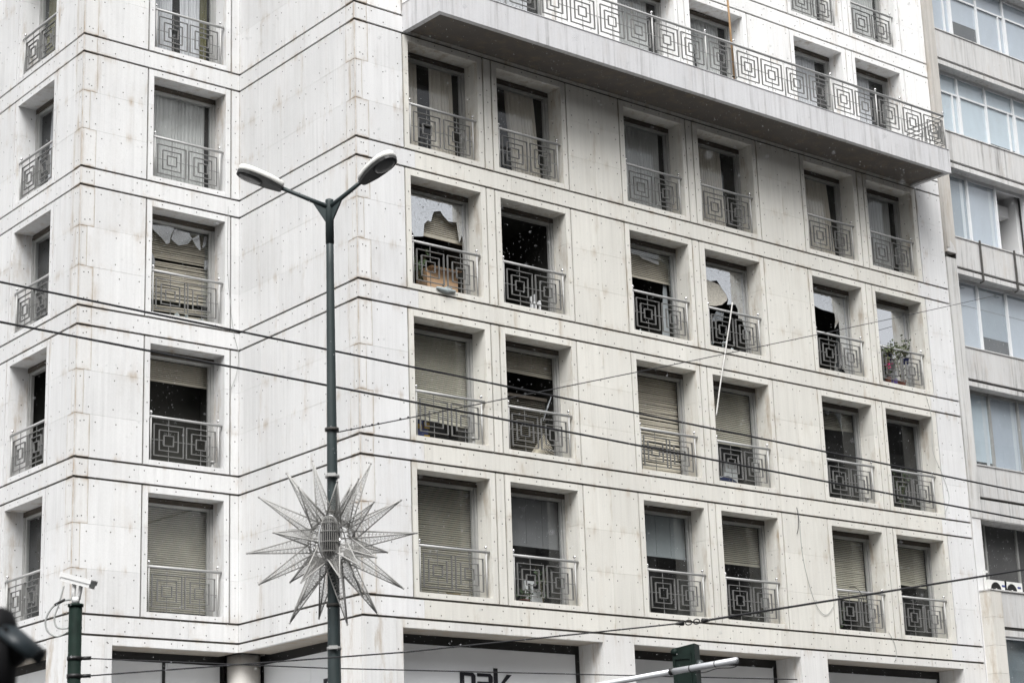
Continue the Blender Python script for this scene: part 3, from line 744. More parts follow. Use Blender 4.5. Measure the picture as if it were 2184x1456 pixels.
# ------------------------------------------------------------------ shop name in cut-out letters
def letters(fac, x, z, hgt, label, first=3):
    sg = thing('shop_sign', label, 'sign', fac.at(x, 0.8, z))
    k = hgt; t = 0.115/0.42*k*0.42/0.42; t = 0.105*k/0.42; Y0, Y1 = 0.0, 0.018
    def L(name, polys, dx):
        mb = MB()
        for p in polys: mb.prism_y([(dx+a, c) for a, c in p], Y0, Y1)
        part(mb, name, INK, sg, fac.at(x, 0.8, z))
    w = 0.41*k/0.42; xh = k
    rect = lambda a, b, c, d: [(a, c), (b, c), (b, d), (a, d)]
    L('letter_n', [rect(0, t, -xh, 0), [(t+.001, -t*.62), (w-.06, -t*.62), (w-.06, 0), (t+.001, 0)], [(w-t, -xh), (w, -xh), (w, -0.06), (w-.06+.001, 0), (w-.06+.001, -t*.62), (w-t, -t*.62-.001)]], 0)
    d = w+0.055
    L('letter_a', [[(0, -t*.62), (w-.06, -t*.62), (w-.06, 0), (0, 0)], [(w-t, -xh), (w, -xh), (w, -.06), (w-.06+.001, 0), (w-.06+.001, -t*.62), (w-t, -t*.62-.001)],
                   rect(0, w-t-.001, -xh*.55, -xh*.55+t*.55), rect(0, t*.9, -xh+t*.6, -xh*.55-.001), rect(0, w-t-.001, -xh, -xh+t*.6-.001)], d)
    d = 2*(w+0.055)-0.02
    L('letter_k', [rect(0, t, -xh, 0.12*k/0.42), [(t+.001, -xh*.52), (t+.06, -xh*.52), (w-.05, 0), (w+.08, 0), (t+.15, -xh*.50), (w+.10, -xh), (w-.06, -xh), (t+.001, -xh*.66)]], d)
letters(F2, 3.06, -14.117, 0.42, 'black cut out shop name on the white hoarding of the middle bay')
letters(L2, D2*nrm-2.69, -14.16, 0.42, 'black cut out shop name on the side hoarding behind the street lamp')

# ------------------------------------------------------------------ neighbouring building
N = thing('plaster_office_block', 'grey plaster office block with long window bands right of the stone building', 'building')
NX0, NX1 = 19.80, 31.0
sills = [7.95, 4.78, 1.68, -1.47, -4.62, -7.90]
slots = [7.04, 3.90, 0.80, -2.34, -5.52, -8.78]
bays = [20.24, 21.50, 22.80, 24.12, 25.4, 26.7, 28.0, 29.3, 30.6]
YW = 0.30
for i, (s, t) in enumerate(zip(sills, slots)):
    part(MB().box(20.245, NX1, 0.0, 0.36, t, s-0.03), 'spandrel_panel', PLAST, N)
    part(MB().box(20.246, NX1, -0.025, 0.36, s-0.03, s), 'window_sill', PLAST, N)
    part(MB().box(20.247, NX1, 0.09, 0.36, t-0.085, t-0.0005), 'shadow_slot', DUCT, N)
    lb = t-0.215 if i < 5 else -9.385
    part(MB().box(20.245, NX1, -0.012, 0.36, lb, t-0.086), 'lintel_strip', PLAST, N)
    # windows above this sill up to the strip of the slot above
    if i == 0: continue
    zt = slots[i-1]-0.215
    pale0 = NBLINDP if i in (1, 4) else NBLIND
    for k in range(len(bays)-1):
        a, b = bays[k], bays[k+1]
        pale = random.choice((pale0, pale0, NBLINDD, NBLINDP)) if i > 2 else random.choice((pale0, pale0, pale0, NBLINDP))
        zb_ = s+.045 if random.random() < .55 else s+random.uniform(.1, .7)
        fr = part(MB().box(a, a+0.035, YW, YW+0.08, s, zt).box(b-0.055, b, YW-0.02, YW+0.08, s, zt).box(a+.035, b-.055, YW, YW+0.08, s, s+0.05).box(a+.035, b-.055, YW, YW+0.08, zt-0.09, zt), 'window', PVC if (i != 5) else PVCD, N)
        if i == 3 and k == 2: 
            part(MB().box(a-.6, b+.6, 1.25, 1.35, s, zt).box(a+1.18, b+0.6, 0.51, 1.249, s, zt).box(a-.6, b+.6, 0.51, 1.249, zt, zt+.1).box(a-.6, b+.6, 0.51, 1.249, s-.1, s), 'loggia_wall', ROOMP, N)
            part(MB().box(a-.6, a+1.17, 0.75, 1.05, zt-0.62, zt-0.28), 'loggia_beam', ROOMP, N)
            continue
        part(MB().poly([(a+.03, YW+0.045, s+.04), (b-.05, YW+0.045, s+.04), (b-.05, YW+0.045, zt-.08), (a+.03, YW+0.045, zt-.08)]), 'pane', GLASSN, fr)
        tr = zt-0.62+random.uniform(-.05, .05)
        if i in (1, 2): part(MB().box(a+.035, b-.055, YW+0.005, YW+0.07, tr, tr+0.055).box(b-0.30 if k % 2 == 0 else a+0.04, b-0.245 if k % 2 == 0 else a+0.095, YW+0.006, YW+0.07, s+.05, tr-.001), 'transom', PVC, fr)
        part(MB().box(a+.02, b-.04, YW+0.055, YW+0.059, zb_, zt-0.085), 'blind', pale, fr)
        if i in (4,): part(MB().box(a+.035, b-.055, YW+0.051, YW+0.0545, zt-0.75, zt-0.73), 'blind_seam', PVCD, fr)
        if i in (3, 5): part(MB().box(b-0.30, b-0.17, YW+0.047, YW+0.054, s+.05, zt-.1), 'curtain_edge', PVC, fr)
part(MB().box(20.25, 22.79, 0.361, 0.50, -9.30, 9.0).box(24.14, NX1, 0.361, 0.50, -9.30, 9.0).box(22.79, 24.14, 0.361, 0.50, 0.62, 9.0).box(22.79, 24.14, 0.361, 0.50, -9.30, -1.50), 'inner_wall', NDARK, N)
part(MB().box(NX0+0.012, 20.244, -0.05, 0.42, -2.02, 9.0), 'pilaster', PILA, N)
part(MB().box(NX0+0.012, 19.93, -0.085, -0.0505, -1.9, 9.0), 'pilaster_fillet', PILA, N)
part(MB().box(NX0+0.012, 20.244, -0.02, 0.42, -9.385, -2.16), 'pilaster', PLAST, N, color=(1.05, 1.05, 1.04))
part(MB().box(NX0+0.012, 19.86, -0.012, 0.42, -2.16, -2.02).box(20.19, 20.244, -0.012, 0.42, -2.16, -2.02).box(19.86, 20.19, 0.12, 0.42, -2.16, -2.02), 'spalled_joint', DUCT, N)
part(MB().prism_y([(19.83,-2.02),(20.18,-2.02),(20.10,-1.80),(19.98,-1.70),(19.86,-1.66)], -0.075, -0.0505), 'spalled_patch', PLAST, N)
for x in (21.32, 22.89):
    part(MB().tube([(x, -0.06, -1.44), (x, -0.06, -2.62), (x, 0.06, -2.64)], 0.030, 8), 'drain_pipe', DUCT, N)
# lower storeys
part(MB().box(NX0+0.012, 20.19, 0.0, 0.75, -14.0, -9.386), 'corner_wall', STONE, N, color=(1.06, 1.06, 1.06))
part(MB().box(20.19, NX1, 0.55, 0.6, -11.8, -9.38), 'tinted_glazing', NDARK, N)
part(MB().box(20.191, NX1, 0.0, 0.60, -9.41, -9.386), 'lintel_soffit', PLAST, N)
for x in (20.95, 22.35, 23.8, 25.2, 26.6): part(MB().box(x, x+0.07, 0.50, 0.549, -11.8, -9.41), 'mullion', PVCD, N)
for za, zb in ((-12.05, -11.36), (-12.78, -12.05), (-13.5, -12.78), (-14.2, -13.5), (-16.5, -14.2), (GZ, -16.5)):
    link('pillar_block', unit(STONE), T(19.84, -0.35, za+0.002) @ Matrix.Diagonal((0.45, 0.349, zb-za-0.005, 1)), N, (0.98, 0.95, 0.88))
part(MB().box(19.82, NX1, -0.37, 0.0, -11.359, -11.325), 'ledge_coping', PLAST, N)
part(MB().box(20.292, NX1, -0.33, -0.22, -12.28, -11.36), 'ledge_parapet', PLAST, N)
part(MB().box(20.292, NX1, -0.215, 0.54, -11.75, -11.60), 'ledge_floor', CONC, N)
part(MB().box(20.292, NX1, -0.30, -0.22, -12.37, -12.281), 'shadow_slot', DUCT, N)
part(MB().box(20.292, NX1, -0.34, -0.20, -12.53, -12.371), 'lintel_strip', PLAST, N)
part(MB().box(20.30, 20.36, -0.30, -0.22, GZ, -12.531).box(20.36, NX1, -0.30, -0.22, -12.60, -12.531), 'shop_frame', PVC, N)
part(MB().box(20.36, NX1, -0.25, -0.245, GZ, -12.60), 'shop_pane', GLASSN, N)
part(MB().box(20.36, NX1, -0.05, 0.0, GZ, -12.55), 'shop_backdrop', BLINDB, N)
part(MB().box(NX0+0.02, NX1, 0.62, 14, GZ, -9.5).box(NX0+0.02, NX1, 1.40, 14, -9.5, 9.0), 'building_core', PLAST, N)
# rain-worn render at the neighbour's joint with the stone building
for x0, lab in ((20.06, 'air conditioner half hidden behind the pillar top on the ledge'), (20.74, 'air conditioner with its whole fan ring in view on the ledge')):
    M = T(x0, -0.16, -11.60); ac = thing('air_conditioner', lab, 'air conditioner', M, 'air conditioners on the ledge')
    bm_ = MB().box(0, 0.76, 0, 0.28, 0, 0.56); part(bm_, 'casing', ACW, ac, M)
    ring = []
    part(MB().lathe([(0.215, 0), (0.215, 0.012)], 24), 'fan_grille', BLACKF, ac, M @ T(0.29, -0.001, 0.29) @ Matrix.Rotation(R(90), 4, 'X'))
    part(MB().lathe([(0.05, 0), (0.05, 0.006)], 12), 'fan_hub', ACW, ac, M @ T(0.29, -0.013, 0.29) @ Matrix.Rotation(R(90), 4, 'X'))
    part(MB().box(0.55, 0.69, -0.006, -0.0005, 0.40, 0.45), 'badge', BLUEP, ac, M)
o = link('bracket_post', MB().box(19.98, 20.03, -0.12, -0.08, -11.325, -10.78).box(20.03, 20.12, -0.12, -0.08, -10.86, -10.80).mesh('bracket_post', ACW)); tag(o, 'short cream bracket post standing on the ledge by the air conditioners', 'bracket')

# ------------------------------------------------------------------ unseen block across the street, added to cut horizon light; panes mirror it
OB = thing('street_block', 'unseen tall dark concrete block added across the street, mirrored in the lower panes', 'building', T(0, -48, GZ))
part(MB().box(-60, 130, -64, -48, GZ, 15.0), 'wall', STREET, OB)
mb = MB()
for i in range(62):
    for j in range(10): mb.box(-58+i*3, -58+i*3+1.7, -47.99, -47.9, GZ+4.2+j*3.1, GZ+6.0+j*3.1)
part(mb, 'window_row', NDARK, OB, stuff=True)

# ------------------------------------------------------------------ street lamp
LP = Vector((-9.84, -13.04, 0)); LT = -10.47
R2 = Vector((cy, -sy, 0)); TW = Vector((-sy, -cy, 0))      # sideways and towards the viewer, on the ground plane
lamp = thing('street_lamp', 'dark green street lamp with two white heads on a forked top', 'street lamp', T(LP.x, LP.y, GZ))
part(MB().lathe([(0.17, 0), (0.17, 0.04), (0.10, 0.05), (0.092, 1.2), (0.086, 3.0), (0.074, 4.8), (0.047, 9.2), (0.045, 10.0)], 18), 'pole', POLEG, lamp, T(LP.x, LP.y, GZ), True)
part(MB().lathe([(0.052, 0), (0.052, 0.55), (0.05, 0.57), (0.02, 0.585)], 18), 'pole_cap', POLEG, lamp, T(LP.x, LP.y, LT-0.53), True)
for zz in (-13.35, -13.92, -14.35, -15.45, -15.95):
    part(MB().lathe([(0.086, 0), (0.086, 0.035)], 16), 'strap', DUCT if zz not in (-13.92, -15.95) else ALU, lamp, T(LP.x, LP.y, zz), True)
    if zz in (-13.92, -15.95): part(MB().box(-0.05, 0.05, -0.12, -0.07, 0, 0.04), 'strap_buckle', ALU, lamp, frame_from((R2.x, R2.y, 0), (0, 0, 1), (LP.x, LP.y, zz)))
def lamp_head(dx, tow, rise, L0, L1):
    d = (R2*dx+TW*tow); d.z = rise; d.normalize()
    o = Vector((LP.x, LP.y, LT-0.06))
    part(MB().tube([o-d*0.02, o+d*0.25, o+d*(L0+0.08)], [0.036, 0.028, 0.025], 10), 'arm', POLEG, lamp, None, True)
    gus = MB(); side = d.cross(Vector((0, 0, 1))).normalized()
    dh = Vector((d.x, d.y, 0)).normalized()
    pts = [o+dh*0.04+Vector((0,0,-.20)), o+d*0.24, o+dh*0.03+Vector((0,0,-0.02))]
    gus.v += [tuple(p+side*0.012) for p in pts]+[tuple(p-side*0.012) for p in pts]; gus.f += [(0,1,2),(5,4,3),(0,3,4,1),(1,4,5,2),(2,5,3,0)]
    part(gus, 'gusset', POLEG, lamp)
    M = frame_from(d, side.cross(d), o+d*L0); Ln = L1-L0
    if M.to_3x3().col[2].z < 0: M = M @ Matrix.Rotation(math.pi, 4, 'X')
    # outline of the head seen from below: narrow at the arm, broad at the tip
    prof = [(0.0, .04), (.04, .062), (.15, .088), (.32, .122), (.55, .142), (.76, .14), (.90, .115), (.97, .075), (1.0, .03)]
    def shell(z0, z1, inset):
        rings = []
        mb = MB()
        for zi, (zz, sc) in enumerate(((z0, 1.0), ((z0*0.35+z1*0.65), 0.97), (z1*0.93+z0*.07, 0.84), (z1, 0.6))):
            pts = [(x*Ln*(1-(1-sc)*0.15)+(1-sc)*0.05, w*sc) for x, w in prof]
            r_ = [(x, w, zz) for x, w in pts]+[(x, -w, zz) for x, w in reversed(pts)]
            b = len(mb.v); mb.v += r_; rings.append((b, len(r_)))
        for (a, n_), (b, _) in zip(rings[:-1], rings[1:]):
            for k in range(n_): mb.f.append((a+k, a+(k+1) % n_, b+(k+1) % n_, b+k))
        mb.f.append(tuple(range(rings[-1][0], rings[-1][0]+rings[-1][1]))); mb.f.append(tuple(reversed(range(rings[0][0], rings[0][0]+rings[0][1]))))
        return mb
    hd = part(shell(0.0, 0.08, 0), 'lamp_head', LAMPW, lamp, M, True)
    un = MB(); pts = [(x*Ln*0.985+0.004, w*0.97) for x, w in prof]; n_ = len(pts)
    ring = [(x, w) for x, w in pts]+[(x, -w) for x, w in reversed(pts)]
    un.v += [(x, w, -0.002) for x, w in ring]+[(x, w*0.93, -0.04) for x, w in ring]
    k_ = len(ring)
    un.f.append(tuple(reversed(range(k_, 2*k_)))); un.f += [(i, (i+1) % k_, k_+(i+1) % k_, k_+i) for i in range(k_)]
    part(un, 'lamp_base', LAMPG, hd, M)
    ln = MB(); 
    for zz, sc in ((-0.041, 1.0), (-0.055, 0.93), (-0.062, 0.7)):
        ln.v += [(Ln*0.70+Ln*0.255*sc*math.cos(a_*math.pi/10), 0.108*sc*math.sin(a_*math.pi/10), zz) for a_ in range(20)]
    for j in range(2): ln.f += [(j*20+i, j*20+(i+1) % 20, (j+1)*20+(i+1) % 20, (j+1)*20+i) for i in range(20)]
    ln.f.append(tuple(range(40, 60)))
    part(ln, 'lamp_lens', LENS, hd, M, True)
    tr = MB(); tr.tube([(Ln*0.70+Ln*0.27*math.cos(a_*math.pi/10), 0.118*math.sin(a_*math.pi/10), -0.042) for a_ in range(21)], 0.008, 5)
    part(tr, 'lens_trim', BLACKF, hd, M)
lamp_head(-1.10, 0.35, 0.41, 0.62, 1.21)
lamp_head(0.80, 0.62, 0.385, 0.56, 1.14)

# ------------------------------------------------------------------ wire star hung on the lamp post
SC = LP + Vector((0, 0, -14.71)) + TW*0.14
star = thing('wire_star', 'big spiky wire star decoration strapped to the street lamp post', 'star decoration', T(*SC))
PXM = 179.0
def spike(px, pzz, toward, ln):
    v = Vector((px/PXM, -pzz/PXM)); r = v.length
    dep = math.sqrt(max(ln*ln-r*r, 0.0))*toward
    tip = R2*v.x + TW*dep + Vector((0, 0, v.y)) ; d = tip.normalized(); tip = SC+tip
    a = d.cross(Vector((0.3, 0.2, 1))).normalized(); c = d.cross(a)
    base = [SC+d*0.24+(a*math.cos(w)+c*math.sin(w))*0.125 for w in (0.4, 2.49, 4.59)]
    mb = MB()
    for b in base: mb.tube([b, tip], [0.0085, 0.0085], 6)
    mb.ball(tuple(tip), 0.014, 8)
    rods = part(mb, 'spike', STARM, star, None, True)
    wn_ = MB()
    prev = None
    for k in range(16):
        f = 0.03+0.058*k; P = [b.lerp(tip, f) for b in base]
        wn_.tube(P+[P[0]], 0.0020, 3, False)
        if prev:
            for i in range(3): wn_.tube([prev[i], P[(i+1) % 3]], 0.0017, 3, False)
        prev = P
    for i in range(3): wn_.tube([(base[i]+base[(i+1) % 3])/2, tip], 0.0017, 3, False)
    part(wn_, 'fairy_wire', STARN, rods, stuff=True)
zx = lambda x, y: ((x-755)/3.936, (y-735)/3.936)
for i, q in enumerate([(600,50),(390,155),(155,340),(55,805),(160,1070),(405,1390),(615,1320),(875,1420),(1120,1340),(1335,1140),(1455,685),(1335,420),(1085,90),(890,195)]):
    p_ = zx(*q); spike(p_[0], p_[1], -0.8 if q in ((615,1320),(890,195)) else 0.3, max(0.99, math.hypot(*p_)/PXM))
for i, q in enumerate([(520,340),(360,550),(320,710),(370,1000),(465,1205),(540,1120),(855,1100),(980,1150),(1010,1010),(1145,940),(1185,770),(1135,485),(1005,270),(840,310)]):
    p_ = zx(*q); front = q in ((520,340),(320,710),(540,1120),(1010,1010),(1145,940),(1135,485),(1005,270),(840,310),(855,1100))
    spike(p_[0], p_[1], 0.9 if front else -0.9, 0.86)
nb = MB()
for k in range(9):
    w = math.pi*k/9
    nb.tube([SC+Vector((R2.x*math.cos(w), R2.y*math.cos(w), 0))*(0.28*math.cos(t*math.pi/10))+TW*(math.sin(w)*0.28*math.cos(t*math.pi/10))+Vector((0, 0, 0.28*math.sin(t*math.pi/10))) for t in range(20)], 0.006, 4, False)
for k in range(-3, 4):
    z = k*0.075; rr = math.sqrt(0.28**2-z*z)
    nb.tube([SC+R2*(rr*math.cos(t*math.pi/10))+TW*(rr*math.sin(t*math.pi/10))+Vector((0, 0, z)) for t in range(21)], 0.006, 4, False)
part(nb, 'wire_ball', STARN, star, stuff=True)
cg = MB(); cc = SC+TW*0.30
for k in range(26):
    w = 2*math.pi*k/26
    cg.tube([cc+R2*(0.105*math.cos(w)*math.cos(t*math.pi/12)**0.5 if t < 6 else 0.0)+TW*(0.105*math.sin(w)*(math.cos(t*math.pi/12)**0.5 if t < 6 else 0.0))+Vector((0, 0, 0.25*math.sin(t*math.pi/12))) for t in range(-5, 6)], 0.0030, 4, False)
for z in (-0.17, -0.06, 0.06, 0.16): cg.tube([cc+R2*(0.108*math.cos(t*math.pi/10))+TW*(0.108*math.sin(t*math.pi/10))+Vector((0, 0, z)) for t in range(21)], 0.006, 4, False)
part(cg, 'hub_cage', STARN, star, stuff=True)
part(MB().tube([cc+R2*(0.118*math.cos(t*math.pi/16))+Vector((0, 0, 0.265*math.sin(t*math.pi/16)))-TW*0.03 for t in range(33)], 0.014, 6), 'hub_rim', CHROME, star, None, True)
part(MB().lathe([(0.02, -0.22), (0.075, -0.18), (0.085, 0), (0.075, 0.18), (0.02, 0.22)], 14), 'hub_core', BLACKF, star, T(*(cc)), True)

# ------------------------------------------------------------------ camera pole, lower left
CP = Vector((-12.35, -11.5, GZ)); CT = -15.38
cpole = thing('camera_pole', 'green painted steel pole with rust spots in the lower left corner', 'pole', T(*CP))
part(MB().lathe([(0.16, 0), (0.16, 0.03), (0.076, 0.04), (0.076, CT-GZ-0.03)], 20), 'shaft', POLEG2, cpole, T(*CP), True)
part(MB().lathe([(0.090, -0.03), (0.090, 0.0), (0.05, 0.01)], 20), 'cap_plate', POLEG2, cpole, T(CP.x, CP.y, CT), True)
for zz in (-16.02, -16.22):
    part(MB().lathe([(0.084, 0), (0.084, 0.045)], 18).obox(frame_from((R2.x, R2.y, 0), (0, 0, 1), (R2.x*0.12, R2.y*0.12, 0.022)), 0.07, 0.012, 0.02), 'clamp', BLACKF, cpole, T(CP.x, CP.y, zz), True)
cct = thing('security_camera', 'white security camera in a tilted housing on top of the green pole', 'security camera', T(CP.x, CP.y, CT))
hdir = (R2*0.92+TW*0.30+Vector((0, 0, -0.30))).normalized()
Mh = frame_from(hdir, Vector((0, 0, 1))-hdir*hdir.z, (CP.x, CP.y, CT+0.27)) 
part(MB().box(-0.17, 0.222, -0.065, 0.065, -0.045, 0.040), 'housing', CCTVW, cct, Mh)
part(MB().box(-0.185, 0.235, -0.075, 0.075, 0.041, 0.053).box(-0.185, 0.235, -0.075, -0.068, 0.0, 0.0405).box(-0.185, 0.235, 0.068, 0.075, 0.0, 0.0405), 'sun_shield', CCTVW, cct, Mh)
part(MB().box(0.2225, 0.228, -0.05, 0.05, -0.04, 0.03), 'front_glass', CABLEG, cct, Mh)
part(MB().tube([(CP.x, CP.y, CT+0.01), (CP.x, CP.y, CT+0.08)], 0.045, 12).tube([Vector((CP.x, CP.y, CT+0.05))-R2*0.03, Vector((CP.x, CP.y, CT+0.23))-R2*0.02], 0.024, 8).tube([Vector((CP.x, CP.y, CT+0.05))+R2*0.03, Vector((CP.x, CP.y, CT+0.23))+R2*0.06], 0.024, 8), 'mount', CCTVW, cct, None, True)
def loop(pts, r, name, m, label, cat, n=24, group=None, nside=6):
    P = [Vector(p) for p in pts]; out = []
    for i in range(len(P)-1):
        a, b, c, d = P[max(i-1, 0)], P[i], P[i+1], P[min(i+2, len(P)-1)]
        for k in range(n//(len(P)-1)+1):
            t = k/(n//(len(P)-1)+1)
            out.append(0.5*((2*b)+(c-a)*t+(2*a-5*b+4*c-d)*t*t+(3*b-a-3*c+d)*t**3))
    out.append(P[-1])
    o = link(name, MB().tube(out, r, nside).mesh(name, m, True))
    return tag(o, label, cat, group) if label else o
pc = Vector((CP.x, CP.y, CT))
def pr(dx, dz, tw=0.0): return pc+R2*dx+TW*tw+Vector((0, 0, dz))
c1_ = loop([pr(-0.14, 0.22), pr(-0.19, 0.02), pr(-0.24, -0.15), pr(-0.20, -0.26), pr(-0.08, -0.27)], 0.011, 'cable', CABLEG, 'short grey conduit looping from the security camera into its pole', 'cable')
c2_ = loop([pr(-0.04, 0.05, .05), pr(-0.16, 0.04), pr(-0.27, -0.03), pr(-0.34, -0.17), pr(-0.31, -0.30), pr(-0.20, -0.36), pr(-0.08, -0.31)], 0.0115, 'cable', CABLEG, 'wide grey conduit loop with a black sleeve beside the security camera', 'cable')
s_ = link('sleeve', MB().tube([pr(-0.12, 0.055, .02), pr(-0.18, 0.03), pr(-0.24, 0.0)], 0.017, 7).mesh('sleeve', BLACKF, True), None, c2_)

# ------------------------------------------------------------------ overhead lines
def at_px(x, y, dist):
    d = ri*((x-1092)/4295.45)+ui*((728-y)/4295.45)+fw
    return CAM+d*(dist/math.hypot(d.x, d.y))
def wire(name, pts, r, label, cat, group=None, sag=0.0, n=40):
    P = [Vector(p) for p in pts]; out = []
    tot = len(P)-1
    for i in range(tot):
        for k in range(n):
            t = k/n; p = P[i].lerp(P[i+1], t); p.z -= sag*4*t*(1-t); out.append(p)
    out.append(P[-1])
    return tag(link(name, MB().tube(out, r, 6).mesh(name, m_ := WIREB, True)), label, cat, group)
def through(a, b, ea, eb): return [a+(a-b)*ea, b+(b-a)*eb]
wire('overhead_cable', through(at_px(0, 597, 23), at_px(2184, 1046, 33), .6, .6), 0.0135, 'upper of the two thick black cables crossing the whole facade', 'cable', 'overhead trolley cables', 0.03)
wire('overhead_cable', through(at_px(0, 682, 23), at_px(2184, 1104, 33), .6, .6), 0.0140, 'lower of the two thick black cables crossing the whole facade', 'cable', 'overhead trolley cables', 0.03)
pA = Vector((LP.x+0.06, LP.y, -13.36))
w3 = wire('span_wire', [pA, (22.88, -0.10, -2.62)], 0.0075, 'thin wire rising from the lamp post to the drain pipe at the right', 'wire', None, 0.05, 60)
dv = (Vector((22.88, -0.10, -2.62))-pA).normalized()
for k in (0.35, 0.62, 0.85, 1.0, 1.55, 1.75): link('insulator', MB().ball(tuple(pA+dv*k), 0.016, 8).mesh('insulator', WIREB, True), None, w3)
p1 = pr(0.10, -0.62); p2 = at_px(1455, 1328, 22); p3 = at_px(1500, 1323, 22.2); p4 = at_px(2184, 1214, 26)
pB = Vector((CP.x, CP.y, -16.20))+R2*0.12
w4 = wire('guy_wire', [pB, at_px(860, 1390, 21), p2], 0.008, 'wire from the green pole rising to a pair of insulators', 'wire', None, 0.0, 20)
w5 = wire('guy_wire', through(p3, p4, 0, .5), 0.0125, 'thicker wire from the insulators to the right edge', 'wire', None, 0.0, 20)
ins = thing('strain_insulator', 'pair of black strain insulators joined by two links in the wire', 'insulator', T(*p2))
dd = (p3-p2).normalized()
part(MB().tube([p2-dd*.10, p2-dd*.02, p2+dd*.01], [0.010, 0.026, 0.030], 8), 'insulator_body', BLACKF, ins, None, True)
part(MB().tube([p3-dd*.01, p3+dd*.02, p3+dd*.10], [0.030, 0.026, 0.012], 8), 'insulator_body', BLACKF, ins, None, True)
for f in (0.30, 0.68):
    c_ = p2.lerp(p3, f); u_ = Vector((0, 0, 1)); part(MB().tube([c_+dd*(0.045*math.cos(t*math.pi/6))+u_*(0.028*math.sin(t*math.pi/6)) for t in range(13)], 0.007, 5), 'link', WIREB, ins, None, True)
wire('guy_wire', [Vector((CP.x, CP.y, -16.0))+R2*0.14, at_px(700, 1424, 24.2), at_px(1700, 1448, 27)], 0.007, 'thin wire sinking gently from the upper clamp of the green pole', 'wire', None, 0.0, 20)

# ------------------------------------------------------------------ traffic signal and silver boom
sgx = at_px(1464, 1400, 26); sg = thing('traffic_signal', 'dark green traffic signal head seen from behind at the bottom edge', 'traffic light', T(sgx.x, sgx.y, GZ))
Ms = frame_from((R2.x*0.93+TW.x*0.36, R2.y*0.93+TW.y*0.36, 0), (0, 0, 1), (sgx.x, sgx.y, -16.62))
hb = MB().box(-0.15, 0.15, -0.12, 0.10, 0.0, 0.84)
hb.v = [(x, y, z+(0.05*(x+0.15)/0.3 if z > 0.5 else 0)) for x, y, z in hb.v]
part(hb, 'signal_body', TLG, sg, Ms)
part(MB().box(-0.135, -0.115, -0.14, -0.1205, 0.02, 0.74).box(0.08, 0.10, -0.14, -0.1205, 0.02, 0.78).box(-0.115, 0.08, -0.135, -0.1205, 0.70, 0.74), 'back_ribs', TLG, sg, Ms)
part(MB().tube([(-0.12, -0.14, 0.80), (-0.12, 0.06, 0.80)], 0.045, 10), 'hinge_knob', TLG, sg, Ms, True)
for z in (0.62, 0.33, 0.05):
    part(MB().tube([(0.15, -0.02, z), (0.20, -0.02, z), (0.235, -0.02, z-0.01)], [0.072, 0.062, 0.03], 12), 'lens_hood', TLD, sg, Ms, True)
part(MB().tube([(0, 0, -0.001), (0, 0, GZ+16.62)], 0.055, 12), 'signal_post', TLG, sg, Ms, True)
part(MB().box(-0.20, -0.15, -0.16, -0.06, 0.28, 0.36), 'clamp', BLACKF, sg, Ms)
a_, b_ = at_px(1572, 1407, 24.2), at_px(1430, 1432, 24.8); c_ = at_px(1200, 1474, 26.0); e_ = b_+(c_-b_)*2.2
boom = thing('signal_boom', 'silver tube boom with strapped cable crossing in front of the traffic signal', 'pole', T(e_.x, e_.y, GZ))
part(MB().tube([a_, b_+(a_-b_)*0.02], 0.0385, 14), 'outer_tube', SILVER, boom, None, True)
part(MB().tube([b_, e_], 0.036, 14), 'inner_tube', SILVER, boom, None, True)
part(MB().tube([b_+(a_-b_)*0.0, b_+(a_-b_)*0.045], 0.046, 12), 'collar', BLACKF, boom, None, True)
for f in (0.30, 0.68): part(MB().tube([b_.lerp(a_, f), b_.lerp(a_, f+0.012)], 0.041, 12), 'strap', WIREB, boom, None, True)
part(MB().tube([(e_.x, e_.y, GZ), (e_.x, e_.y, e_.z+0.05)], 0.07, 14), 'mast', SILVER, boom, None, True)
dn = Vector((0, 0, -1))
loop([b_.lerp(a_, 0.30)+dn*.04, b_.lerp(a_, 0.5)+dn*.075, b_.lerp(a_, 0.70)+dn*.055, b_.lerp(a_, .9)+dn*.075, a_+dn*.06, a_+dn*0.0+(a_-b_).normalized()*0.03, a_+(a_-b_).normalized()*0.004], 0.005, 'cable', WIREB, 'thin black cable strapped under the silver boom', 'cable', 36)

# ------------------------------------------------------------------ signal head close to the viewer
nd = 6.2; nb_ = at_px(-6, 1378, nd); ns = thing('traffic_signal', 'blurred black signal head with a glossy hood close by at the lower left edge', 'traffic light', T(nb_.x, nb_.y, GZ))
Mn = frame_from((R2.x, R2.y, 0), (0, 0, 1), nb_)
part(MB().lathe([(0.02, -0.26), (0.055, -0.22), (0.062, -0.05), (0.060, 0.06), (0.045, 0.10), (0.02, 0.115)], 14).box(-0.05, 0.045, -0.06, 0.06, -0.2, 0.05), 'signal_body', NEARB, ns, Mn, True)
hm = MB(); ax = Vector((0.100, 0.0, -0.085)); o0 = Vector((0.030, 0, 0.055)); upv = Vector((0.62, 0, 0.75)).normalized()
for f in (0, 1):
    for k in range(11):
        w = math.pi*(k/10)-math.pi/2
        hm.v.append(tuple(o0+ax*f+upv*(0.045*math.cos(w))+Vector((0, 1, 0))*(0.060*math.sin(w))-upv*0.03))
for k in range(10): hm.f.append((k, k+1, 12+k, 11+k))
ho = part(hm, 'signal_hood', NEARH, ns, Mn, True); sm = ho.modifiers.new('thickness', 'SOLIDIFY'); sm.thickness = 0.006
part(MB().tube([(o0+ax*0.1-upv*0.03), (o0+ax*0.75-upv*0.03)], 0.043, 14), 'signal_lens', NEARB, ns, Mn, True)
part(MB().tube([(0, 0, -0.2), (0, 0, GZ-nb_.z)], 0.035, 12), 'signal_post', NEARB, ns, Mn, True)

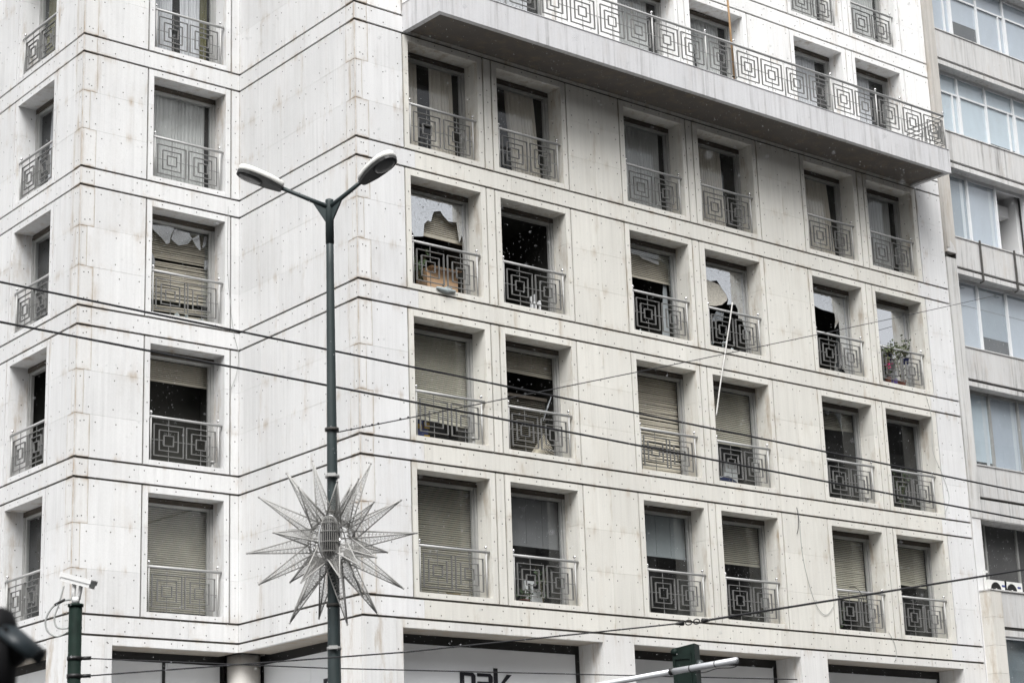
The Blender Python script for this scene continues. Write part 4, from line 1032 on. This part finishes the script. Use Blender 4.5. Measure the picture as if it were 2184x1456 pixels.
# ------------------------------------------------------------------ things in and on the windows
def wpt(fac, row, s0, x, y, z): return fac.M @ Vector((s0+x, y, opening(row)[0]+z))
def rubble(fac, row, s0, x0, x1, y0, y1, hgt, label, m=RUBBLE, n=16, name='rubble_heap', z=0.0):
    mb = MB()
    for i in range(n):
        s = random.uniform(0.03, 0.09); p = Vector((random.uniform(x0, x1), random.uniform(y0, y1), z+0.03+random.uniform(0, hgt)*abs(math.sin(i*1.7))))
        Mx = T(*p) @ Matrix.Rotation(random.uniform(0, 3), 4, Vector((random.random(), random.random(), random.random()+.1)))
        mb.obox(Mx, s, s*random.uniform(.3, .8), s*random.uniform(.2, .6))
    o = link(name, mb.mesh(name, m), fac.at(s0, 0, opening(row)[0])); o['kind'] = 'stuff'; o['label'] = label
    return o
def leafy(name, fac, row, s0, x, y, z, w, h, n, label, m=LEAF, cat='plant', ls=0.03, stems=5, trail=False, group=None):
    M = fac.at(s0+x, y, opening(row)[0]+z)
    t = thing(name, label, cat, M, group)
    st = MB(); lf = MB()
    for k in range(stems):
        a = random.uniform(0, 6.28); e = Vector((math.cos(a)*w*random.uniform(.3, 1), math.sin(a)*w*0.5, h*random.uniform(.6, 1)*(-1 if trail else 1)))
        pts = [Vector((0, 0, 0)), Vector((e.x*.3, e.y*.3, abs(e.z)*.12 if trail else e.z*.5)), e]
        st.tube(pts, [.006, .005, .003], 4)
        for i in range(n//stems):
            f = random.uniform(.15, 1); p = (pts[0].lerp(pts[1], f*2) if f < .5 else pts[1].lerp(pts[2], f*2-1))+Vector((random.gauss(0, .035), random.gauss(0, .035), random.gauss(0, .03)))
            d = Vector((random.gauss(0, 1), random.gauss(0, 1), random.gauss(0, .7))).normalized(); s_ = d.cross(Vector((random.gauss(0, 1), random.gauss(0, 1), random.gauss(0, 1)))).normalized()
            L_ = ls*random.uniform(.6, 1.3); lf.poly([p, p+d*L_*.5+s_*L_*.32, p+d*L_, p+d*L_*.5-s_*L_*.32])
    part(st, 'stem', STEM, t, M); part(lf, 'foliage', m, t, M, stuff=True)
    return t
def pot(fac, row, s0, x, y, z, r, h, m, label, group='flower pots on the window ledge'):
    M = fac.at(s0+x, y, opening(row)[0]+z); t = thing('flower_pot', label, 'flower pot', M, group)
    part(MB().lathe([(r*.72, 0), (r*.95, h*.85), (r*1.05, h*.85), (r*1.05, h), (r*.95, h), (r*.93, h*.93)], 16), 'pot_body', m, t, M, True)
    part(MB().lathe([(r*.9, h*.90), (r*.9, h*.931)], 16), 'soil', SOIL, t, M)
    return t
o2 = OPN2
# row 2, first window
M = F2.at(o2[0][0]+1.10, 0.92, opening(2)[0]); bx = thing('cardboard_box', 'open brown cardboard box behind the railing of the window with the ragged hole', 'box', M)
part(MB().box(0, 0.86, 0, 0.4, 0.0, 0.80), 'carton', CARD, bx, M); part(MB().box(0, 0.86, -0.16, -0.002, 0.795, 0.80), 'flap', CARD, bx, M)
part(MB().lathe([(.03, 0), (.03, .004)], 12), 'hand_hole', BLACKF, bx, M @ T(0.44, -0.001, 0.46) @ Matrix.Rotation(R(90), 4, 'X'))
leafy('house_plant', F2, 2, o2[0][0], 0.80, 0.75, 0.35, 0.45, 0.72, 90, 'dark green house plant behind the railing left of the cardboard box', LEAFD, ls=.09, stems=7)
rubble(F2, 2, o2[0][0], 0.65, 1.35, 0.25, 0.42, 0.10, 'grey crumbled glass lying on the sill before the cardboard box', ICE, 34)
o = link('glass_lump', MB().tube([(0.62, -0.02, 0.005), (0.85, -0.05, -0.03), (1.12, -0.03, -0.0)], [0.03, 0.055, 0.025], 8).mesh('glass_lump', ICE), F2.at(o2[0][0], 0, opening(2)[0])); tag(o, 'lump of crazed glass hanging over the sill below the cardboard box', 'broken glass')
# row 2, second window
rubble(F2, 2, o2[1][0], 0.60, 1.05, 0.7, 1.0, 0.45, 'grey slab rubble piled at the left in the black open window', RUBBLE, 14)
M = F2.at(o2[1][0], 0.70, opening(2)[0]); o = link('broken_frame', MB().box(1.40, 1.46, 0, .05, 0, .55).box(1.52, 1.56, 0, .05, 0, .62).box(1.66, 1.70, .02, .07, 0, .50).box(1.40, 1.70, .005, .045, .40, .44).mesh('broken_frame', PVC), M); tag(o, 'white broken frame pieces standing at the right in the black open window', 'window frame')
# row 2, third window
M = F2.at(o2[2][0], 0.72, opening(2)[0]); o = link('curtain', MB().prism_y([(1.60,0.05),(1.86,0.05),(1.84,1.62),(1.74,1.62)], 0, 0.02).mesh('curtain', BLINDB), M); tag(o, 'narrow pale blue cloth strip at the right of the window with a raised shutter', 'curtain', 'curtains behind the windows')
o = link('blind_board', MB().prism_y([(0.85,2.13),(1.50,2.08),(1.50,1.99),(0.95,2.06)], 0.60, 0.615).mesh('blind_board', PAPER), F2.at(o2[2][0], 0, opening(2)[0])); tag(o, 'cream broken board hanging above the raised shutter', 'board')
rubble(F2, 2, o2[2][0], 0.60, 0.95, 0.62, 0.85, 0.3, 'pale broken glass heaped at the left in the window with a raised shutter', ICE, 14)
# row 2, fourth window
rubble(F2, 2, o2[3][0], 0.75, 1.5, 0.65, 0.9, 0.55, 'blue white heap of shattered glass behind the pale rod', ICE, 18)
loop([(11.093,-.10,-4.96), (10.90,-.10,-5.66), (10.70,-.10,-6.36), (10.48,-.09,-7.15), (10.324,-.06,-7.86)], 0.018, 'bent_rod', RODW, 'long pale bent rod hanging down from the shattered window across two storeys', 'rod')
# row 2, fifth
M = F2.at(o2[4][0], 0.60, opening(2)[0]); o = link('glass_sheet', MB().prism_y([(1.25,0.04),(1.75,0.04),(1.70,1.25),(1.52,1.45),(1.42,1.0)], 0, .006).mesh('glass_sheet', GLASSS), M); tag(o, 'blue grey sheet of loose glass standing in the window broken at lower left', 'broken glass')
# row 2, sixth: window garden
pots = [(0.20,0.22,.085,.17,TEALP,'dark teal flower pot, leftmost on the ledge'), (0.47,0.20,.085,.19,TERRA,'terracotta flower pot between the teal and purple pots'), (0.72,0.20,.085,.17,PURPP,'purple flower pot on the ledge'), (1.02,0.20,.115,.18,TERRA,'wide terracotta flower pot right of the purple pot')]
for x, y, r_, h_, m_, lb in pots: pot(F2, 2, o2[5][0], x, y, 0.003, r_, h_, m_, lb)
pot(F2, 2, o2[5][0], 0.55, 0.17, 0.66, .085, .15, BLUEP, 'left blue flower pot hung inside the handrail'); pot(F2, 2, o2[5][0], 1.22, 0.17, 0.66, .09, .15, BLUEP, 'right blue flower pot hung inside the handrail')
for i, (x, y, z, w, h, n, lb, tr) in enumerate([(0.20,.18,.17,.22,.80,160,'bushy plant in the leftmost teal pot',False), (0.55,.17,.80,.34,.34,110,'low plant in the left hung blue pot',False), (1.22,.17,.80,.42,.62,150,'tall sparse plant in the right hung blue pot reaching over the handrail',False), (0.90,.15,.72,.42,.52,130,'plant with small leaves spreading above the middle of the handrail',False), (0.47,.20,.19,.14,.4,50,'plant in the narrow terracotta pot',False), (1.02,.2,.18,.18,.35,45,'small plant in the wide terracotta pot',False), (0.40,.02,.86,.30,.60,110,'trailing plant hanging from the left blue pot',True)]):
    leafy('pot_plant', F2, 2, o2[5][0], x, y, z, w, h, n, lb, LEAF, ls=.075, stems=7, trail=tr, group='plants of the window garden')
fl = MB()
for k in range(26):
    p = Vector((random.gauss(0, .06), random.gauss(0, .03), random.gauss(0, .05))); d = Vector((random.gauss(0,1), random.gauss(0,1), random.gauss(0,1))).normalized(); s_ = d.cross(Vector((0.2, .5, 1))).normalized()
    fl.poly([p, p+d*.03+s_*.02, p+d*.055, p+d*.03-s_*.02])
o = link('pink_flower', fl.mesh('pink_flower', PINKP), F2.at(o2[5][0]+.36, .06, opening(2)[0]+.50)); tag(o, 'bright pink blossom in the window garden above the terracotta pot', 'flower'); o['kind'] = 'stuff'
# row 3
M = F2.at(o2[0][0], 0.85, opening(3)[0]); t = thing('toy_crate', 'blue and yellow plastic crate at the left under the lowered shutter', 'crate', M)
part(MB().box(0.62, 0.98, 0, .3, 0, .62), 'crate_body', BLUEP, t, M)
for z in (.12, .40): part(MB().box(0.60, 0.80, -0.02, -.002, z, z+.10).box(0.86, 1.0, -0.02, -.002, z+.02, z+.16), 'crate_band', YELLP, t, M)
def jar(fac, row, s0, x, lab):
    M = fac.at(s0+x, 0.14, opening(row)[0]+.003); o = thing('jar', lab, 'jar', M, 'small jars on the ledges')
    part(MB().lathe([(.045, 0), (.05, .02), (.05, .10), (.036, .125)], 12), 'jar_body', ALU, o, M, True); part(MB().lathe([(.05, .125), (.062, .16)], 12), 'jar_rim', ALU, o, M, True)
jar(F2, 3, o2[0][0], 1.62, 'small grey jar on the ledge below the shutter with the toy crate'); jar(F1, 3, 1.77, 1.66, 'small grey jar on the ledge of the black window in the left wing'); jar(F2, 3, o2[4][0], 1.60, 'small grey jar on the ledge of the window with two hanging shards')
sb = MB()
for k in range(26):
    z = 1.38-0.045*k; sb.box(0.30, 1.72, 0, .012, z, z+.004)
o = link('venetian_blind', sb.mesh('venetian_blind', SLATD), F2.at(o2[1][0], .74, opening(3)[0])); tag(o, 'thin dark venetian blind hanging low in the black window beside the lowered shutter', 'blind'); o['kind'] = 'stuff'
t = thing('slat_heap', 'heap of fallen blind slats fanned out at the sill of the black window', 'slat heap', F2.at(o2[1][0], .52, opening(3)[0]))
for k in range(15):
    a = R(14+k*2.6); p = Vector((1.15+0.012*k, .02+.02*k, 0.03+.012*k))
    part(MB().obox(Matrix.Rotation(-a, 4, 'Y') @ T(.30, 0, 0), .33, .018, .004), 'slat', SLAT, t, F2.at(o2[1][0], .52, opening(3)[0]) @ T(*p))
o = link('hanging_strip', MB().tube([(1.80,.6,1.55), (1.66,.6,1.25), (1.52,.6,0.93)], [.012, .03, .014], 6).mesh('hanging_strip', GLASSS), F2.at(o2[1][0], 0, opening(3)[0])); tag(o, 'twisted pale strip hanging at the right in the black window', 'strip')
o = link('loose_beam', MB().box(.1, 1.75, .7, .76, 1.42, 1.49).mesh('loose_beam', WOODBOX), F2.at(o2[1][0], 0, opening(3)[0])); tag(o, 'brown shutter end bar crossing the black window', 'bar')
M = F2.at(o2[3][0], .80, opening(3)[0])
o = link('paper_stack', MB().box(.55, 1.25, 0, .3, 0, .34).mesh('paper_stack', PAPER), M); tag(o, 'white paper stack behind the railing of the half shuttered window', 'paper')
o = link('dark_bundle', MB().tube([(.70,-.12,.16), (.95,-.15,.20), (1.25,-.1,.14)], [.09, .13, .10], 10).mesh('dark_bundle', NAVY, True), M); tag(o, 'navy blue cloth bundle lying before the white papers', 'bundle')
o = link('chair_back', MB().box(1.30, 1.75, .25, .30, .15, .80).box(1.32, 1.36, .25, .30, 0, .15).box(1.68, 1.72, .25, .30, 0, .15).mesh('chair_back', ROOMP), M); tag(o, 'pale chair back at the right behind the papers', 'chair')
leafy('climbing_plant', F2, 3, o2[5][0], 1.25, 0.72, 0.1, 0.32, 1.5, 200, 'dark climbing plant inside the lower window at the right end', LEAFD, ls=.07, stems=8)
leafy('house_plant', F2, 3, o2[4][0], 0.72, 0.70, 0.05, 0.18, 0.2, 30, 'small plant at the foot of the window with two hanging shards', LEAFD, ls=.05, stems=4)
# row 4
pot(F2, 4, o2[1][0], 0.86, .70, .003, .12, .16, TERRA, 'red flower pot behind the railing below the grey fabric blind', None)
leafy('house_plant', F2, 4, o2[1][0], 0.86, .70, .16, .42, .30, 70, 'low leafy plant in the red pot below the grey blind', LEAFD, ls=.08, stems=7)
leafy('house_plant', F2, 4, o2[1][0], 1.42, .72, .10, .22, 1.0, 60, 'tall thin plant at the right below the grey blind', LEAFD, ls=.09, stems=4)
M = F2.at(o2[1][0], .85, opening(4)[0]); o = link('chair_back', MB().box(1.02, 1.12, 0, .04, .12, .62).box(1.20, 1.26, 0, .04, .10, .60).box(1.02, 1.5, .005, .035, .56, .62).box(1.34, 1.62, .1, .14, 0, .48).mesh('chair_back', ROOMP), M); tag(o, 'pale chair back standing between the plants below the grey blind', 'chair')
leafy('house_plant', F2, 4, o2[4][0], 0.86, .70, .10, .25, .75, 80, 'dark house plant below the long shutter at the lower right', LEAFD, ls=.08, stems=6)
loop([F2.M @ Vector(v) for v in ((o2[4][0]+.55, .06, -11.60), (o2[4][0]+.75, .0, -11.62), (o2[4][0]+.98, .02, -11.82), (o2[4][0]+1.05, .05, -12.05))], .008, 'cable', WIREB, 'short black cable draped over the handrail of the lower right window', 'cable', 18)
o = link('stick', MB().tube([(0.85,.22,.06), (1.10,.05,.03)], .018, 6).mesh('stick', STEM), F2.at(o2[0][0], 0, opening(4)[0])); tag(o, 'dark stick lying on the sill of the brown shuttered window', 'stick')
# left wing
rubble(F1, 2, 1.77, 0.85, 1.6, 0.32, 0.45, .10, 'crumbled glass on the sill of the left wing window with torn shards', ICE, 26)
M = L1.at(8.65, .62, opening(3)[0]); o = link('ceiling_board', MB().obox(T(1.15, .35, 2.30) @ Matrix.Rotation(R(12), 4, 'Y'), .35, .3, .012).mesh('ceiling_board', ROOMP), M); tag(o, 'pale ceiling board dangling inside the side window at the far left', 'board')
# cables and the pole on the facade
loop([F2.M @ Vector((x, -.02, z)) for x, z in ((12.958,-9.824),(13.015,-10.072),(13.039,-10.929),(13.183,-11.599),(13.406,-12.149),(13.718,-12.355),(14.045,-12.10),(14.12,-11.9))], .006, 'cable', CABLEG, 'thin cable looping down the wall to the lower right window', 'cable', 40)
loop([F2.M @ Vector((x, -.02, z)) for x, z in ((12.958,-9.80),(12.99,-9.95),(12.96,-10.3),(12.90,-10.45))], .008, 'cable', WIREB, 'short dark cable end dangling from a hook on the wall', 'cable', 15)
loop([F2.M @ Vector((x, -.02, z)) for x, z in ((15.993,-12.618),(16.188,-12.897),(16.24,-13.183),(16.127,-13.362))], .007, 'cable', CABLEG, 'grey cable crossing the string course below the long shutter', 'cable', 15)
loop([F2.M @ Vector((x, -.02, z)) for x, z in ((18.35,-6.3),(18.50,-6.9),(18.42,-7.757),(18.72,-8.35),(18.92,-8.954),(18.66,-9.415))], .006, 'cable', CABLEG, 'thin cable running down the wall at the right end', 'cable', 30)
loop([F1.M @ Vector((x, -.02, z)) for x, z in ((3.72,-3.3),(3.70,-4.6),(3.78,-5.6),(3.88,-6.3),(4.0,-6.75),(3.95,-7.2),(3.80,-7.6))], .006, 'cable', CABLEG, 'thin cable hanging in the inner corner of the left wing', 'cable', 30)
rp = thing('rusty_pole', 'rusty upright pole standing on the balcony', 'pole', T(10.56, -1.15, BT+.03))
part(MB().tube([(10.575,-1.15,BT+.03), (10.54,-1.15,2.0), (10.44,-1.15,4.6)], [.030, .028, .024], 8), 'shaft', RUST, rp, None, True)
part(MB().tube([(10.50,-1.16,BT+.16), (10.66,-1.16,BT+.18)], .018, 6), 'clip', BLACKF, rp)

# ------------------------------------------------------------------ falling snow
sn = MB()
def flake(p, r):
    b = len(sn.v)
    sn.v += [(p.x+r, p.y, p.z), (p.x-r, p.y, p.z), (p.x, p.y+r, p.z), (p.x, p.y-r, p.z), (p.x, p.y, p.z+r*.7), (p.x, p.y, p.z-r*.7)]
    sn.f += [(b+i+0, b+j, b+k) for i, j, k in ((0,2,4),(2,1,4),(1,3,4),(3,0,4),(2,0,5),(1,2,5),(3,1,5),(0,3,5))]
for i in range(140000):
    p = Vector((random.uniform(-25, 24), random.uniform(-33, 4), random.uniform(-20, 4)))
    if (p-CAM).length < 3.5: continue
    if p.x > -0.1 and p.y > -0.1: continue
    if p.y > 4.6: continue
    flake(p, random.choice((.0028, .0032, .0036, .004, .0045, .005, .006)))
SNOWM, n_, l_, out_ = mat('snowflake')
d_ = n_.new('ShaderNodeBsdfDiffuse'); d_.inputs[0].default_value = rgb((0.82, 0.83, 0.85)); t_ = n_.new('ShaderNodeBsdfTransparent'); m_ = n_.new('ShaderNodeMixShader')
m_.inputs[0].default_value = 0.82; l_.new(t_.outputs[0], m_.inputs[1]); l_.new(d_.outputs[0], m_.inputs[2]); l_.new(m_.outputs[0], out_.inputs[0])
o = link('snow', sn.mesh('snow', SNOWM)); o['kind'] = 'stuff'; o['label'] = 'fine snow falling in front of the facade'
print('slabs', NSLAB, 'objects', len(bpy.data.objects))
